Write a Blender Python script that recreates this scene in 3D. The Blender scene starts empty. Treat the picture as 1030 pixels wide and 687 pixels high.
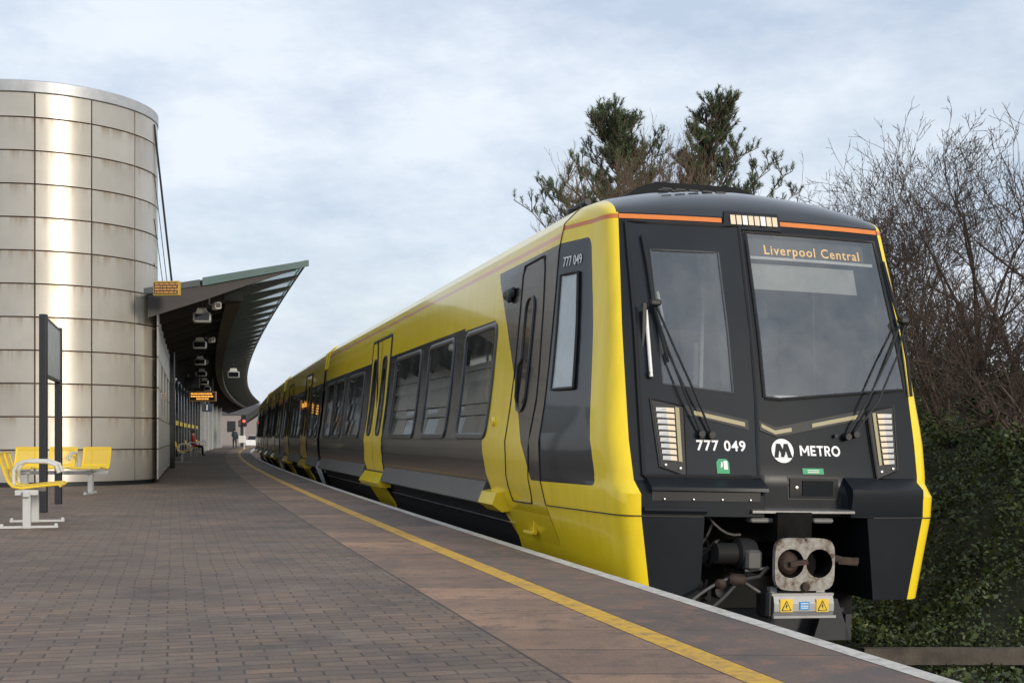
import bpy, math, random
import numpy as np
from mathutils import Vector, Matrix, noise
R=math.radians
random.seed(7)
scene=bpy.context.scene
col=scene.collection
# ------------------------------------------------------------------ camera
CAMH=.92
cam_d=bpy.data.cameras.new('camera'); cam=bpy.data.objects.new('camera',cam_d); col.objects.link(cam)
cam.location=(0,0,CAMH); cam.rotation_euler=(R(90),0,0)
cam_d.sensor_width=36; cam_d.lens=36*1316/1030; cam_d.shift_y=96/1030
cam_d.clip_start=.05; cam_d.clip_end=5000
scene.camera=cam
# ------------------------------------------------------------------ sky and sun
SUN_EL,SUN_AZ=14,141      # azimuth clockwise from +Y
w=bpy.data.worlds.new('World'); scene.world=w; w.use_nodes=True
nt=w.node_tree; nt.nodes.clear()
def wn(t,**k):
    n=nt.nodes.new(t)
    for a,b in k.items(): setattr(n,a,b)
    return n
out=wn('ShaderNodeOutputWorld'); sky=wn('ShaderNodeTexSky',sky_type='NISHITA'); sky.sun_disc=False
sky.sun_elevation=R(SUN_EL); sky.sun_rotation=R(SUN_AZ); sky.air_density=1.2; sky.dust_density=1.5
b1=wn('ShaderNodeBackground'); b1.inputs[1].default_value=.15
b2=wn('ShaderNodeBackground'); b2.inputs[1].default_value=1.08
tc=wn('ShaderNodeTexCoord'); mp=wn('ShaderNodeMapping'); mp.inputs['Scale'].default_value=(1.0,1.0,2.3)
mp.inputs['Rotation'].default_value=(R(6),R(14),0)
no=wn('ShaderNodeTexNoise'); no.inputs['Scale'].default_value=2.6; no.inputs['Detail'].default_value=9; no.inputs['Roughness'].default_value=.58; no.inputs['Distortion'].default_value=.35
rp=wn('ShaderNodeValToRGB'); rp.color_ramp.elements[0].position=.36; rp.color_ramp.elements[1].position=.66
no2=wn('ShaderNodeTexNoise'); no2.inputs['Scale'].default_value=5.4; no2.inputs['Detail'].default_value=10; no2.inputs['Roughness'].default_value=.62
cr=wn('ShaderNodeValToRGB'); cr.color_ramp.elements[0].position=.36; cr.color_ramp.elements[0].color=(.485,.565,.70,1)
cr.color_ramp.elements[1].position=.62; cr.color_ramp.elements[1].color=(.73,.785,.865,1)
mx=wn('ShaderNodeMixShader')
mr=wn('ShaderNodeMapRange'); mr.inputs['To Min'].default_value=.78; mr.inputs['To Max'].default_value=1.0
L_=nt.links.new
L_(tc.outputs['Generated'],mp.inputs[0]); L_(mp.outputs[0],no.inputs['Vector']); L_(mp.outputs[0],no2.inputs['Vector'])
L_(no.outputs[0],rp.inputs[0]); L_(rp.outputs[0],mr.inputs['Value']); L_(no2.outputs[0],cr.inputs[0])
L_(cr.outputs[0],b2.inputs[0]); L_(sky.outputs[0],b1.inputs[0])
L_(mr.outputs[0],mx.inputs[0]); L_(b1.outputs[0],mx.inputs[1]); L_(b2.outputs[0],mx.inputs[2]); L_(mx.outputs[0],out.inputs[0])
sd=bpy.data.lights.new('sun','SUN'); sd.energy=2.2; sd.angle=R(9); sd.color=(1,.91,.78)
so=bpy.data.objects.new('sun',sd); col.objects.link(so)
az,el=R(SUN_AZ),R(SUN_EL)
sdir=Vector((math.sin(az)*math.cos(el),math.cos(az)*math.cos(el),math.sin(el)))
so.rotation_euler=(-sdir).to_track_quat('-Z','Y').to_euler(); so.location=(20,-20,30)
scene.view_settings.view_transform='Standard'; scene.view_settings.look='None'
scene.view_settings.exposure=.15; scene.view_settings.gamma=1
scene.render.engine='CYCLES'
try:
    scene.cycles.max_bounces=6; scene.cycles.transparent_max_bounces=12
except Exception: pass

# ------------------------------------------------------------------ node helpers
class X:
    def __init__(s,nt,v): s.nt=nt; s.v=v
    def op(s,o,b=None,c=None):
        n=s.nt.nodes.new('ShaderNodeMath'); n.operation=o
        for i,q in enumerate((s,b,c)):
            if q is None: continue
            q=q.v if isinstance(q,X) else q
            if isinstance(q,(int,float)): n.inputs[i].default_value=q
            else: s.nt.links.new(q,n.inputs[i])
        return X(s.nt,n.outputs[0])
    def __add__(s,b): return s.op('ADD',b)
    def __sub__(s,b): return s.op('SUBTRACT',b)
    def __mul__(s,b): return s.op('MULTIPLY',b)
    def __truediv__(s,b): return s.op('DIVIDE',b)
    def lt(s,b): return s.op('LESS_THAN',b)
    def gt(s,b): return s.op('GREATER_THAN',b)
    def mn(s,b): return s.op('MINIMUM',b)
    def mxx(s,b): return s.op('MAXIMUM',b)
    def ab(s): return s.op('ABSOLUTE')
    def inv(s): return (s*-1)+1
class Mat:
    def __init__(s,name):
        s.m=bpy.data.materials.new(name); s.m.use_nodes=True; s.nt=s.m.node_tree
        s.b=s.nt.nodes['Principled BSDF']; s.o=s.nt.nodes['Material Output']
    def n(s,t,**k):
        n=s.nt.nodes.new(t)
        for a,b in k.items(): setattr(n,a,b)
        return n
    def l(s,a,b): s.nt.links.new(a.v if isinstance(a,X) else a,b)
    def coord(s,kind='Object'):
        t=s.n('ShaderNodeTexCoord'); return t.outputs[kind]
    def xyz(s,kind='Object'):
        q=s.n('ShaderNodeSeparateXYZ'); s.l(s.coord(kind),q.inputs[0]); return [X(s.nt,q.outputs[i]) for i in range(3)]
    def noise(s,scale,detail=4,rough=.55,vec=None,stretch=None,kind='Object'):
        n=s.n('ShaderNodeTexNoise'); n.inputs['Scale'].default_value=scale; n.inputs['Detail'].default_value=detail; n.inputs['Roughness'].default_value=rough
        v=vec or s.coord(kind)
        if stretch:
            m=s.n('ShaderNodeMapping'); m.inputs['Scale'].default_value=stretch; s.l(v,m.inputs[0]); v=m.outputs[0]
        s.l(v,n.inputs['Vector']); return X(s.nt,n.outputs[0])
    def ramp(s,x,stops):
        r=s.n('ShaderNodeValToRGB'); e=r.color_ramp.elements
        while len(e)<len(stops): e.new(.5)
        for i,(p,c) in enumerate(stops):
            e[i].position=p; e[i].color=(*c,1) if len(c)==3 else c
        s.l(x,r.inputs[0]); return r.outputs[0]
    def mix(s,f,a,b,blend='MIX'):
        n=s.n('ShaderNodeMix',data_type='RGBA',blend_type=blend)
        for q,i in ((f,0),(a,6),(b,7)):
            q=q.v if isinstance(q,X) else q
            if isinstance(q,(int,float)): n.inputs[i].default_value=q
            elif isinstance(q,tuple): n.inputs[i].default_value=(*q,1)
            else: s.nt.links.new(q,n.inputs[i])
        return n.outputs[2]
    def set(s,**k):
        for a,v in k.items():
            i=s.b.inputs[a.replace('_',' ')]
            if isinstance(v,X): s.l(v,i)
            elif isinstance(v,tuple): i.default_value=(*v,1)
            elif isinstance(v,(int,float)): i.default_value=v
            else: s.l(v,i)
        return s
    def bump(s,h,strength=.3,dist=.01):
        n=s.n('ShaderNodeBump'); n.inputs['Strength'].default_value=strength; n.inputs['Distance'].default_value=dist
        s.l(h,n.inputs['Height']); s.l(n.outputs[0],s.b.inputs['Normal']); return s
def simple(name,c,rough=.5,metal=0,vary=.12,scale=6,spec=.5,bump=0,coat=0):
    m=Mat(name); nz=m.noise(scale,5,.6)
    a=tuple(x*(1-vary) for x in c); b=tuple(min(1,x*(1+vary)) for x in c)
    m.set(Base_Color=m.ramp(nz,[(.3,a),(.7,b)]),Roughness=rough,Metallic=metal)
    m.b.inputs['Specular IOR Level'].default_value=spec
    if coat: m.b.inputs['Coat Weight'].default_value=coat; m.b.inputs['Coat Roughness'].default_value=.04 if coat>.2 else .25
    if bump: m.bump(m.noise(scale*8,4),bump,.01)
    return m.m
YEL=(.92,.685,.024); DRK=(.017,.019,.023)
M={}
M['yellow']=simple('yellow_paint',YEL,.3,coat=.5,vary=.04,scale=2)
M['seat_yellow']=None
M['dark']=simple('dark_paint',(.013,.016,.0195),.5,vary=.15,scale=2,coat=.12,spec=.12)
M['panel']=simple('dark_panel',(.0145,.0175,.021),.55,vary=.12,scale=3,coat=.45,spec=.12)
M['black']=simple('black_rubber',(.010,.010,.011),.55)
M['underframe']=simple('underframe_grime',(.009,.0085,.008),.85,vary=.5,scale=5,spec=.1)
M['frame']=simple('window_frame',(.03,.032,.036),.35)
M['lining']=simple('interior_lining',(.55,.57,.56),.5)
M['seatcloth']=simple('seat_cloth',(.06,.07,.09),.8)
M['steel']=simple('steel',(.45,.45,.44),.35,metal=.9,vary=.25)
M['alu']=simple('aluminium',(.62,.62,.62),.4,metal=.7,vary=.1)
M['rust']=simple('rusty_steel',(.038,.021,.015),.8,vary=.6,scale=20)
M['white']=simple('white_paint',(.78,.78,.76),.5,vary=.04)
M['letter']=simple('white_lettering',(.82,.82,.82),.5,vary=.02)
M['grey']=simple('grey_paint',(.42,.43,.42),.5)
M['post']=simple('dark_post_paint',(.022,.024,.026),.5)
M['brown']=simple('brown_steel',(.034,.029,.026),.6)
M['deck']=simple('canopy_underside',(.018,.024,.024),.7,vary=.25,scale=2)
M['green']=simple('green_sticker',(.02,.30,.12),.5)
M['blue']=simple('blue_sticker',(.03,.25,.55),.5)
M['orange']=simple('orange_line',(.68,.20,.035),.4,vary=.05)
M['beige']=simple('beige_plate',(.55,.47,.33),.6)
M['concrete']=simple('concrete',(.20,.185,.16),.9,vary=.35,scale=4,bump=.3)
def emis(name,c,s):
    m=Mat(name); m.set(Base_Color=(.02,.02,.02),Emission_Color=c,Emission_Strength=s); return m.m
M['amber']=emis('amber_led',(1,.42,.06),1.3)
M['amber_dim']=emis('amber_led_dim',(1,.45,.10),.75)
M['red_lamp']=emis('red_lamp',(1,.05,.04),5)
M['drl']=emis('running_light',(1,.85,.42),.35)
def glass(name,tint,refl,rough=.01):
    m=Mat(name); m.nt.nodes.remove(m.b)
    t=m.n('ShaderNodeBsdfTransparent'); t.inputs[0].default_value=(*tint,1)
    g=m.n('ShaderNodeBsdfGlossy'); g.inputs['Roughness'].default_value=rough; g.inputs[0].default_value=(.93,.97,1,1)
    lw=m.n('ShaderNodeFresnel'); lw.inputs[0].default_value=1.5
    f=(X(m.nt,lw.outputs[0])*1.0+refl).mn(1)
    mx=m.n('ShaderNodeMixShader'); m.l(f,mx.inputs[0]); m.l(t.outputs[0],mx.inputs[1]); m.l(g.outputs[0],mx.inputs[2])
    df=m.n('ShaderNodeBsdfDiffuse'); df.inputs[0].default_value=(.55,.55,.52,1); m2=m.n('ShaderNodeMixShader')
    film=X(m.nt,m.ramp(m.noise(2.2,8,.75),[(.35,(.01,)*3),(.70,(.10,)*3)])); m.l(film,m2.inputs[0]); m.l(mx.outputs[0],m2.inputs[1]); m.l(df.outputs[0],m2.inputs[2]); m.l(m2.outputs[0],m.o.inputs[0])
    return m.m
M['glass']=glass('tinted_window_glass',(.30,.33,.34),.10)
M['screen']=glass('windscreen_glass',(.78,.81,.81),.12)
M['lampglass']=glass('lamp_glass',(.8,.8,.8),.08)
M['greenglass']=glass('green_canopy_glass',(.30,.42,.40),.15,.1)
M['darkglass']=simple('dark_glass',(.012,.014,.016),.06)
# perforated yellow bench metal
m=Mat('perforated_yellow_steel'); x,y,z=m.xyz('UV')
m.set(Base_Color=(.82,.56,.02),Roughness=.4)
gx=((x*34).op('FRACT')-.5); gy=((y*20).op('FRACT')-.5)
hole=(gx*gx+gy*gy).op('SQRT').lt(.27)
edge=((x-.5).ab().lt(.43))*((y-.5).ab().lt(.45))
tr=m.n('ShaderNodeBsdfTransparent'); mxs=m.n('ShaderNodeMixShader'); m.l(hole*edge,mxs.inputs[0]); m.l(m.b.outputs[0],mxs.inputs[1]); m.l(tr.outputs[0],mxs.inputs[2]); m.l(mxs.outputs[0],m.o.inputs[0])
M['seat_yellow']=m.m
M['seat_solid']=simple('yellow_bench_steel',(.82,.56,.02),.4,vary=.05)

# ------------------------------------------------------------------ mesh builder
class MB:
    def __init__(s): s.v=[];s.f=[];s.mi=[];s.uv=None
    def add(s,vs,fs,mi=0):
        o=len(s.v); s.v+=[tuple(p) for p in vs]; s.f+=[tuple(i+o for i in f) for f in fs]; s.mi+=[mi]*len(fs)
        return s
    def box(s,c,d,rot=None,mi=0,bev=0):
        hx,hy,hz=d[0]/2,d[1]/2,d[2]/2
        if bev:
            b=min(bev,hx*.9,hy*.9,hz*.9); vs=[];
            ring=[(hx,hy-b),(hx-b,hy),(-hx+b,hy),(-hx,hy-b),(-hx,-hy+b),(-hx+b,-hy),(hx-b,-hy),(hx,-hy+b)]
            ins=[(math.copysign(abs(x)-b*.7,x),math.copysign(abs(y)-b*.7,y)) for x,y in ring]
            for rg,zz in ((ins,-hz),(ring,-hz+b),(ring,hz-b),(ins,hz)): vs+=[(x,y,zz) for x,y in rg]
            fs=[tuple(range(7,-1,-1)),tuple(range(24,32))]
            for k in range(3):
                for i in range(8): j=(i+1)%8; fs.append((k*8+i,k*8+j,k*8+8+j,k*8+8+i))
        else:
            vs=[(x,y,z) for z in(-hz,hz) for y in(-hy,hy) for x in(-hx,hx)]
            fs=[(0,2,3,1),(4,5,7,6),(0,1,5,4),(2,6,7,3),(0,4,6,2),(1,3,7,5)]
        Mx=Matrix(rot) if rot is not None and not isinstance(rot,(int,float)) else Matrix.Rotation(rot or 0,3,'Z')
        c=Vector(c)
        return s.add([c+Mx@Vector(p) for p in vs],fs,mi)
    def tube(s,pts,r,n=8,mi=0,caps=True,r2=None):
        pts=[Vector(p) for p in pts]; N=len(pts); rs=[r+(r2-r)*i/(N-1) for i in range(N)] if r2 is not None else [r]*N
        vs=[];up=None
        for i,p in enumerate(pts):
            d=(pts[min(i+1,N-1)]-pts[max(i-1,0)]).normalized()
            if up is None:
                up=Vector((0,0,1)) if abs(d.z)<.9 else Vector((1,0,0))
            a=d.cross(up).normalized(); up=a.cross(d).normalized()
            for k in range(n):
                t=2*math.pi*(k+.5)/n; vs.append(p+a*math.cos(t)*rs[i]+up*math.sin(t)*rs[i])
        fs=[(i*n+k,i*n+(k+1)%n,(i+1)*n+(k+1)%n,(i+1)*n+k) for i in range(N-1) for k in range(n)]
        if caps: fs+=[tuple(range(n-1,-1,-1)),tuple(range((N-1)*n,N*n))]
        return s.add(vs,fs,mi)
    def prism(s,poly,z0,z1,mi=0,axis='z'):
        n=len(poly)
        def P(a,b,c): return {'z':(a,b,c),'y':(a,c,b),'x':(c,a,b)}[axis]
        vs=[P(a,b,z0) for a,b in poly]+[P(a,b,z1) for a,b in poly]
        fs=[tuple(range(n-1,-1,-1)),tuple(range(n,2*n))]+[(i,(i+1)%n,n+(i+1)%n,n+i) for i in range(n)]
        return s.add(vs,fs,mi)
    def lathe(s,prof,n=24,c=(0,0,0),mi=0,axis='z'):
        vs=[]
        for r,h in prof:
            for k in range(n):
                t=2*math.pi*k/n; a,b=r*math.cos(t),r*math.sin(t)
                p={'z':(a,b,h),'x':(h,a,b),'y':(a,h,b)}[axis]; vs.append((p[0]+c[0],p[1]+c[1],p[2]+c[2]))
        N=len(prof)
        fs=[(i*n+k,i*n+(k+1)%n,(i+1)*n+(k+1)%n,(i+1)*n+k) for i in range(N-1) for k in range(n)]
        return s.add(vs,fs,mi)
    def build(s,name,mats,parent=None,smooth=None,fixn=True,kind=None,loc=None,rz=None):
        me=bpy.data.meshes.new(name); me.from_pydata(s.v,[],s.f)
        if not isinstance(mats,(list,tuple)): mats=[mats]
        for q in mats: me.materials.append(q)
        if len(mats)>1: me.polygons.foreach_set('material_index',s.mi)
        if fixn:
            import bmesh
            b=bmesh.new(); b.from_mesh(me); bmesh.ops.recalc_face_normals(b,faces=b.faces); b.to_mesh(me); b.free()
        if smooth:
            me.shade_smooth() if hasattr(me,'shade_smooth') else None
            me.set_sharp_from_angle(angle=R(smooth))
        me.update()
        o=bpy.data.objects.new(name,me); col.objects.link(o)
        if parent: o.parent=parent
        if kind: o['kind']=kind
        if loc: o.location=loc
        if rz is not None: o.rotation_euler.z=rz
        return o
def tag(o,label,cat,group=None):
    o['label']=label; o['category']=cat
    if group: o['group']=group
    return o
def thing(name,label,cat,loc=(0,0,0),rz=0,group=None):
    o=bpy.data.objects.new(name,None); col.objects.link(o); o.location=loc; o.rotation_euler=(0,0,rz); o.empty_display_size=.2
    return tag(o,label,cat,group)
def dup(root,loc,rz,label,group=None):
    r=root.copy(); col.objects.link(r); r.location=loc; r.rotation_euler=(0,0,rz); r['label']=label
    if group: r['group']=group
    for ch in list(root.children):
        c=ch.copy(); col.objects.link(c); c.parent=r
        for g in list(ch.children):
            d=g.copy(); col.objects.link(d); d.parent=c
    return r
def textmesh(s,size,bold=0.0,mapf=None,spacing=1.0):
    cu=bpy.data.curves.new('t','FONT'); cu.body=s; cu.size=size; cu.offset=bold; cu.align_x='CENTER'; cu.align_y='CENTER'; cu.space_character=spacing; cu.resolution_u=4
    o=bpy.data.objects.new('t',cu); col.objects.link(o)
    dg=bpy.context.evaluated_depsgraph_get(); dg.update()
    me=o.evaluated_get(dg).to_mesh()
    mb=MB(); mb.add([mapf(v.co.x,v.co.y) for v in me.vertices],[tuple(p.vertices) for p in me.polygons])
    o.evaluated_get(dg).to_mesh_clear(); bpy.data.objects.remove(o); bpy.data.curves.remove(cu)
    return mb

# ------------------------------------------------------------------ platform curve
EA,EB,EC=3.005,-.2724,.000451
def cx(y,a): return a+EB*y+EC*y*y           # line at lateral constant a
def cslope(y): return EB+2*EC*y
def strip(a0,a1,y0,y1,z,n=120,z1=None,uv=True):
    """sheet between two lateral constants following the platform curve, with real-length UVs"""
    mb=MB(); ys=[y0+(y1-y0)*(i/n) for i in range(n+1)]; s=0; uvs=[]; prev=None
    vs=[]; ss=[]
    for y in ys:
        p=Vector((cx(y,a0),y));
        if prev is not None: s+=(p-prev).length
        prev=p; ss.append(s); vs+=[(cx(y,a0),y,z),(cx(y,a1),y,z if z1 is None else z1)]
    mb.add(vs,[(2*i,2*i+1,2*i+3,2*i+2) for i in range(n)])
    mb.suv=[(ss[i//2],(a1-a0)*.964*(i%2)) for i in range(2*n+2)]
    return mb
def put_uv(o,suv):
    me=o.data; l=me.uv_layers.new(name='UVMap')
    for lp in me.loops: l.data[lp.index].uv=suv[lp.vertex_index]
def curve_solid(a0,a1,z0,z1,y0,y1,n=80,f=None):
    """closed bar of rectangular section following the curve"""
    mb=MB(); vs=[]
    for i in range(n+1):
        y=y0+(y1-y0)*i/n; za,zb=z0,z1
        vs+=[(cx(y,a0),y,za),(cx(y,a1),y,za),(cx(y,a1),y,zb),(cx(y,a0),y,zb)]
    fs=[(4*i+k,4*i+(k+1)%4,4*i+4+(k+1)%4,4*i+4+k) for i in range(n) for k in range(4)]+[(3,2,1,0),(4*n,4*n+1,4*n+2,4*n+3)]
    return mb.add(vs,fs)
# materials of the ground
m=Mat('block_paving')
mpn=m.n('ShaderNodeMapping'); mpn.inputs['Rotation'].default_value=(0,0,R(-14.5)); m.l(m.coord('Object'),mpn.inputs[0])
wob=m.noise(.8,2); 
va=m.n('ShaderNodeVectorMath',operation='ADD'); cmb=m.n('ShaderNodeCombineXYZ'); m.l(wob*.06,cmb.inputs[0]); m.l(m.noise(1.3,2)*.05,cmb.inputs[1]); m.l(mpn.outputs[0],va.inputs[0]); m.l(cmb.outputs[0],va.inputs[1])
br=m.n('ShaderNodeTexBrick'); m.l(va.outputs[0],br.inputs['Vector'])
br.inputs['Scale'].default_value=1; br.inputs['Brick Width'].default_value=.2; br.inputs['Row Height'].default_value=.1; br.inputs['Mortar Size'].default_value=.0055; br.inputs['Mortar Smooth'].default_value=.35; br.inputs['Bias'].default_value=-.1
br.inputs['Color1'].default_value=(.205,.143,.100,1); br.inputs['Color2'].default_value=(.132,.094,.070,1); br.inputs['Mortar'].default_value=(.058,.047,.040,1)
n1=m.noise(.55,5,.6); n2=m.noise(60,3,.7); n3=m.noise(3.2,6,.7)
c=m.mix(1.0,br.outputs[0],m.ramp(n1,[(.3,(.70,.69,.70)),(.5,(.98,.96,.95)),(.7,(1.32,1.20,1.08))]),'MULTIPLY')
c=m.mix(1.0,c,m.ramp(n3,[(.3,(.66,.66,.68)),(.65,(1.16,1.13,1.1))]),'MULTIPLY')
c=m.mix(1.0,c,m.ramp(n2,[(.3,(.8,.8,.8)),(.7,(1.2,1.2,1.2))]),'MULTIPLY')
spt=m.n('ShaderNodeTexVoronoi'); spt.inputs['Scale'].default_value=3.1; m.l(m.coord('Object'),spt.inputs['Vector'])
dirt=X(m.nt,m.ramp(m.noise(1.7,8,.8),[(.52,(0,)*3),(.64,(.65,)*3)])); c=m.mix(dirt,c,(.052,.043,.038))
lite=X(m.nt,m.ramp(m.noise(.9,7,.75,stretch=(1,1.7,1)),[(.52,(0,)*3),(.68,(.55,)*3)])); c=m.mix(lite,c,(.235,.18,.135))
c=m.mix(X(m.nt,spt.outputs['Distance']).lt(.055)*m.noise(1.1,2).gt(.52),c,(.26,.245,.23))
m.set(Base_Color=c,Roughness=m.ramp(n3,[(.3,(.55,)*3),(.7,(.82,)*3)]))
h=X(m.nt,br.outputs['Fac'])*-1+n2*.25
m.bump(h,.55,.012); M['paving']=m.m
def slabmat(name,c1,c2,size,blot):
    m=Mat(name); x,y,z=m.xyz('UV')
    fr=(x/size).op('FRACT'); joint=(fr-.5).ab().gt(.5-.008/size).mxx(y.lt(.012))
    nA=m.noise(1.3,7,.75); nB=m.noise(5,7,.75); nC=m.noise(90,2,.7)
    sl=m.n('ShaderNodeTexWhiteNoise',noise_dimensions='1D'); m.l((x/size).op('FLOOR'),sl.inputs['W'])
    c=m.mix(X(m.nt,m.ramp(nA,[(.38,(0,)*3),(.62,(1,)*3)])),c1,c2)
    c=m.mix(1.0,c,m.ramp(X(m.nt,sl.outputs[0]),[(0,(.68,.69,.72)),(1,(1.3,1.22,1.15))]),'MULTIPLY')
    c=m.mix(X(m.nt,m.ramp(nB,[(.50,(0,)*3),(.62,(.85,)*3)])),c,blot)
    c=m.mix(1.0,c,m.ramp(nC,[(.3,(.78,)*3),(.7,(1.22,)*3)]),'MULTIPLY')
    c=m.mix(joint*.75,c,(.03,.027,.025))
    m.set(Base_Color=c,Roughness=.68); m.bump(nC*.3-joint,.5,.008); return m.m
M['redslab']=slabmat('red_brown_slab',(.33,.205,.130),(.22,.140,.095),.6,(.13,.09,.068))
M['coping']=slabmat('grey_coping_slab',(.185,.132,.100),(.115,.096,.088),.75,(.25,.135,.09))
def linemat(name,c,worn):
    m=Mat(name); nA=m.noise(14,6,.75); nB=m.noise(3,3)
    f=m.ramp(nA*.75+nB*.25,[(.46,(0,)*3),(.60,(.85,)*3)])
    m.set(Base_Color=m.mix(X(m.nt,f),c,worn),Roughness=.65); m.bump(m.noise(80,2),.3,.004); return m.m
M['yline']=linemat('yellow_line_paint',(.70,.40,.035),(.34,.21,.09))
M['wline']=linemat('white_edge_paint',(.62,.585,.52),(.36,.32,.28))
Y0,Y1=-14,150
YA=2.27   # yellow line constant
def sheet(name,a0,a1,z,mat,n=140):
    mb=strip(a0,a1,Y0,Y1,z,n); o=mb.build(name,M[mat],kind='structure',fixn=False); put_uv(o,mb.suv); return o
# ordering left -> right
sheet('platform_paving',-26,YA-.73,0,'paving')
sheet('platform_slab_strip',YA-.73,YA-.07,0.001,'redslab')
sheet('platform_yellow_line',YA-.07,YA+.07,0.003,'yline')
sheet('platform_coping',YA+.07,EA-.10,0.001,'coping')
sheet('platform_white_line',EA-.10,EA,0.003,'wline')
mb=strip(EA,EA,Y0,Y1,0.003,140,z1=-.12); o=mb.build('platform_edge_face',M['wline'],kind='structure',fixn=False)
curve_solid(EA-.30,EA-.05,-1.0,-.12,Y0,Y1,100).build('platform_wall',simple('platform_brick_wall',(.10,.07,.055),.9,vary=.5,scale=6),kind='structure')
# earth and ballast
m=Mat('earth'); nA=m.noise(.5,8,.7); nB=m.noise(25,5,.7)
m.set(Base_Color=m.ramp(nA*.5+nB*.5,[(.35,(.02,.022,.012)),(.55,(.05,.045,.03)),(.75,(.085,.07,.05))]),Roughness=.95); m.bump(nB,.8,.05); M['earth']=m.m
MB().add([(-900,-300,-1.02),(900,-300,-1.02),(900,1500,-1.02),(-900,1500,-1.02)],[(0,1,2,3)]).build('ground',M['earth'],kind='structure')
m=Mat('ballast'); v=m.n('ShaderNodeTexVoronoi'); v.inputs['Scale'].default_value=22; m.l(m.coord('Object'),v.inputs['Vector'])
m.set(Base_Color=m.mix(1.0,v.outputs['Color'],(.10,.085,.07),'MULTIPLY'),Roughness=.95); m.bump(X(m.nt,v.outputs['Distance']),.9,.04); M['ballast']=m.m
strip(EA-.05,EA+3.6,-14,150,-.99,100).build('track_ballast',M['ballast'],kind='structure',fixn=False)
for k,(q) in enumerate((EA+1.0,EA+2.5)):
    tag(curve_solid(q-.035,q+.035,-.985,-.84,-14,150,100).build('rail',M['rust']),
        ['steel running rail beside the platform wall under the train','steel running rail on the side towards the bushes'][k],'rail','rails of the track')

# ------------------------------------------------------------------ TRAIN
KC=.022
Bx,By=-.24773,.96883
TRX,TRY=2.084,9.956
train=thing('train','yellow and charcoal electric commuter train standing at the platform, numbered 777 049','train',(0,0,0))
rot=Matrix.Rotation(math.atan2(By,Bx),4,'Z')
train.matrix_world=Matrix.Translation((TRX,TRY,0))@rot@Matrix.Translation((0,.34*KC,-1.157*KC))@Matrix.Rotation(KC,4,'X')
ip=lambda x,a,b: float(np.interp(x,a,b))
PW=[-.4,-.01,.34,.55,.87,1.2,1.5,2.1,2.5,2.72,2.85]; PV=[1.22,1.33,1.475,1.53,1.55,1.505,1.475,1.43,1.405,1.36,1.24]
def V(w): return ip(w,PW,PV)
def vb(w): return ip(w,[-.4,.34,.5,.62,.9,1.75,2.71],[1.05,1.165,1.17,1.19,1.205,1.20,1.14])
def ub(w): return ip(w,[-.4,.34,.62,.9,1.75,2.71],[.16,.12,.12,.2,.42,.75])
def vc(w): return ip(w,[-.4,-.3,.34,.52,.62,.94,1.85,2.71],[1.22,1.23,1.33,1.34,1.35,1.375,1.29,1.24])
def Mst(v): return ip(v,[-.52,-.47,.17,.22],[1,0,0,1])
def Sst(w): return ip(w,[.50,.60],[1,0])
def U(v,w): return ub(w)-.10*(1-(v/vb(w))**2)-.12*Mst(v)*Sst(w)
def nose(t,w):
    t=float(t); w=float(w); b=vb(w); u0=U(b,w); c=vc(w)
    P0=Vector((b,u0));P1=Vector((c,u0+.02));P2=Vector((c+.01,u0+.30));P3=Vector((V(w),1.49))
    if t<=1: r=(1-t)**2*P0+2*t*(1-t)*P1+t*t*P2
    else:
        k=t-1; r=P2+k*(P3-P2)
    return r          # (v,u)
# --- livery materials
def livery_car(kind):
    m=Mat('livery_'+kind); x,y,z=m.xyz('Object')
    band=z.gt(.87)*z.lt(2.1); waist=z.lt(.87)*z.gt(.245); skirt=z.lt(.245)
    if kind=='cab':
        # yellow / dark boundary near the cab: slanted in the waist, straight beside the windows
        ue=(z-.4)*.6+3.4; ue=ue.mn(((z-.4)*1.0+3.4)); 
        lo=((z-.35).mn(0)*1.1+3.42)
        edge=(ue*z.gt(.4))+(lo*z.gt(.4).inv())
        edge=edge.mn(3.62)
        back=x.gt(edge)
        top=z.lt(2.085)+x.gt(5.05)*z.lt(2.115); top=top.mn(1)
        isband=(z.gt(.87)*top*x.gt(3.45)*back)
        iswaist=waist*back; isskirt=skirt*back
        g=z.lt(2.55)*z.gt(.54)*x.lt((z-.57)*.92+1.82)
        isband=isband.mxx(g)
    else:
        isband=band; iswaist=waist; isskirt=skirt
    endm=(x-0)  # noqa
    n=m.noise(3,5,.6); nd=m.noise(.7,4,.6,stretch=(1,1,6))
    yel=m.ramp(n,[(.3,(YEL[0]*.96,YEL[1]*.95,YEL[2])),(.7,YEL)])
    yel=m.mix(1.0,yel,m.ramp(m.noise(5,6,.7,stretch=(1.4,1.4,.12)),[(.35,(.90,.89,.86)),(.6,(1,1,1))]),'MULTIPLY')
    drk=m.ramp(n,[(.3,(.018,.020,.025)),(.7,(.028,.031,.038))])
    wst=m.ramp(nd,[(.3,(.042,.039,.038)),(.7,(.062,.056,.052))])
    c=m.mix(isband,yel,drk); c=m.mix(iswaist,c,wst); c=m.mix(isskirt,c,(.012,.012,.013))
    stripe=z.gt(2.60)*z.lt(2.645)
    c=m.mix(stripe,c,(.75,.30,.10)); roof=z.gt(2.92); c=m.mix(roof,c,(.22,.22,.22))
    m.set(Base_Color=c,Roughness=X(m.nt,m.ramp(nd,[(.3,(.22,)*3),(.7,(.25,)*3)])).mxx(isskirt*.7)); m.b.inputs['Specular IOR Level'].default_value=.25; m.b.inputs['Coat Roughness'].default_value=.05
    m.l((isskirt+isband*.5).mn(1).inv()*.42,m.b.inputs['Coat Weight'])
    return m.m
M['liv_cab']=livery_car('cab'); M['liv_mid']=livery_car('middle')
m=Mat('livery_nose'); x,y,z=m.xyz('UV')
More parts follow.
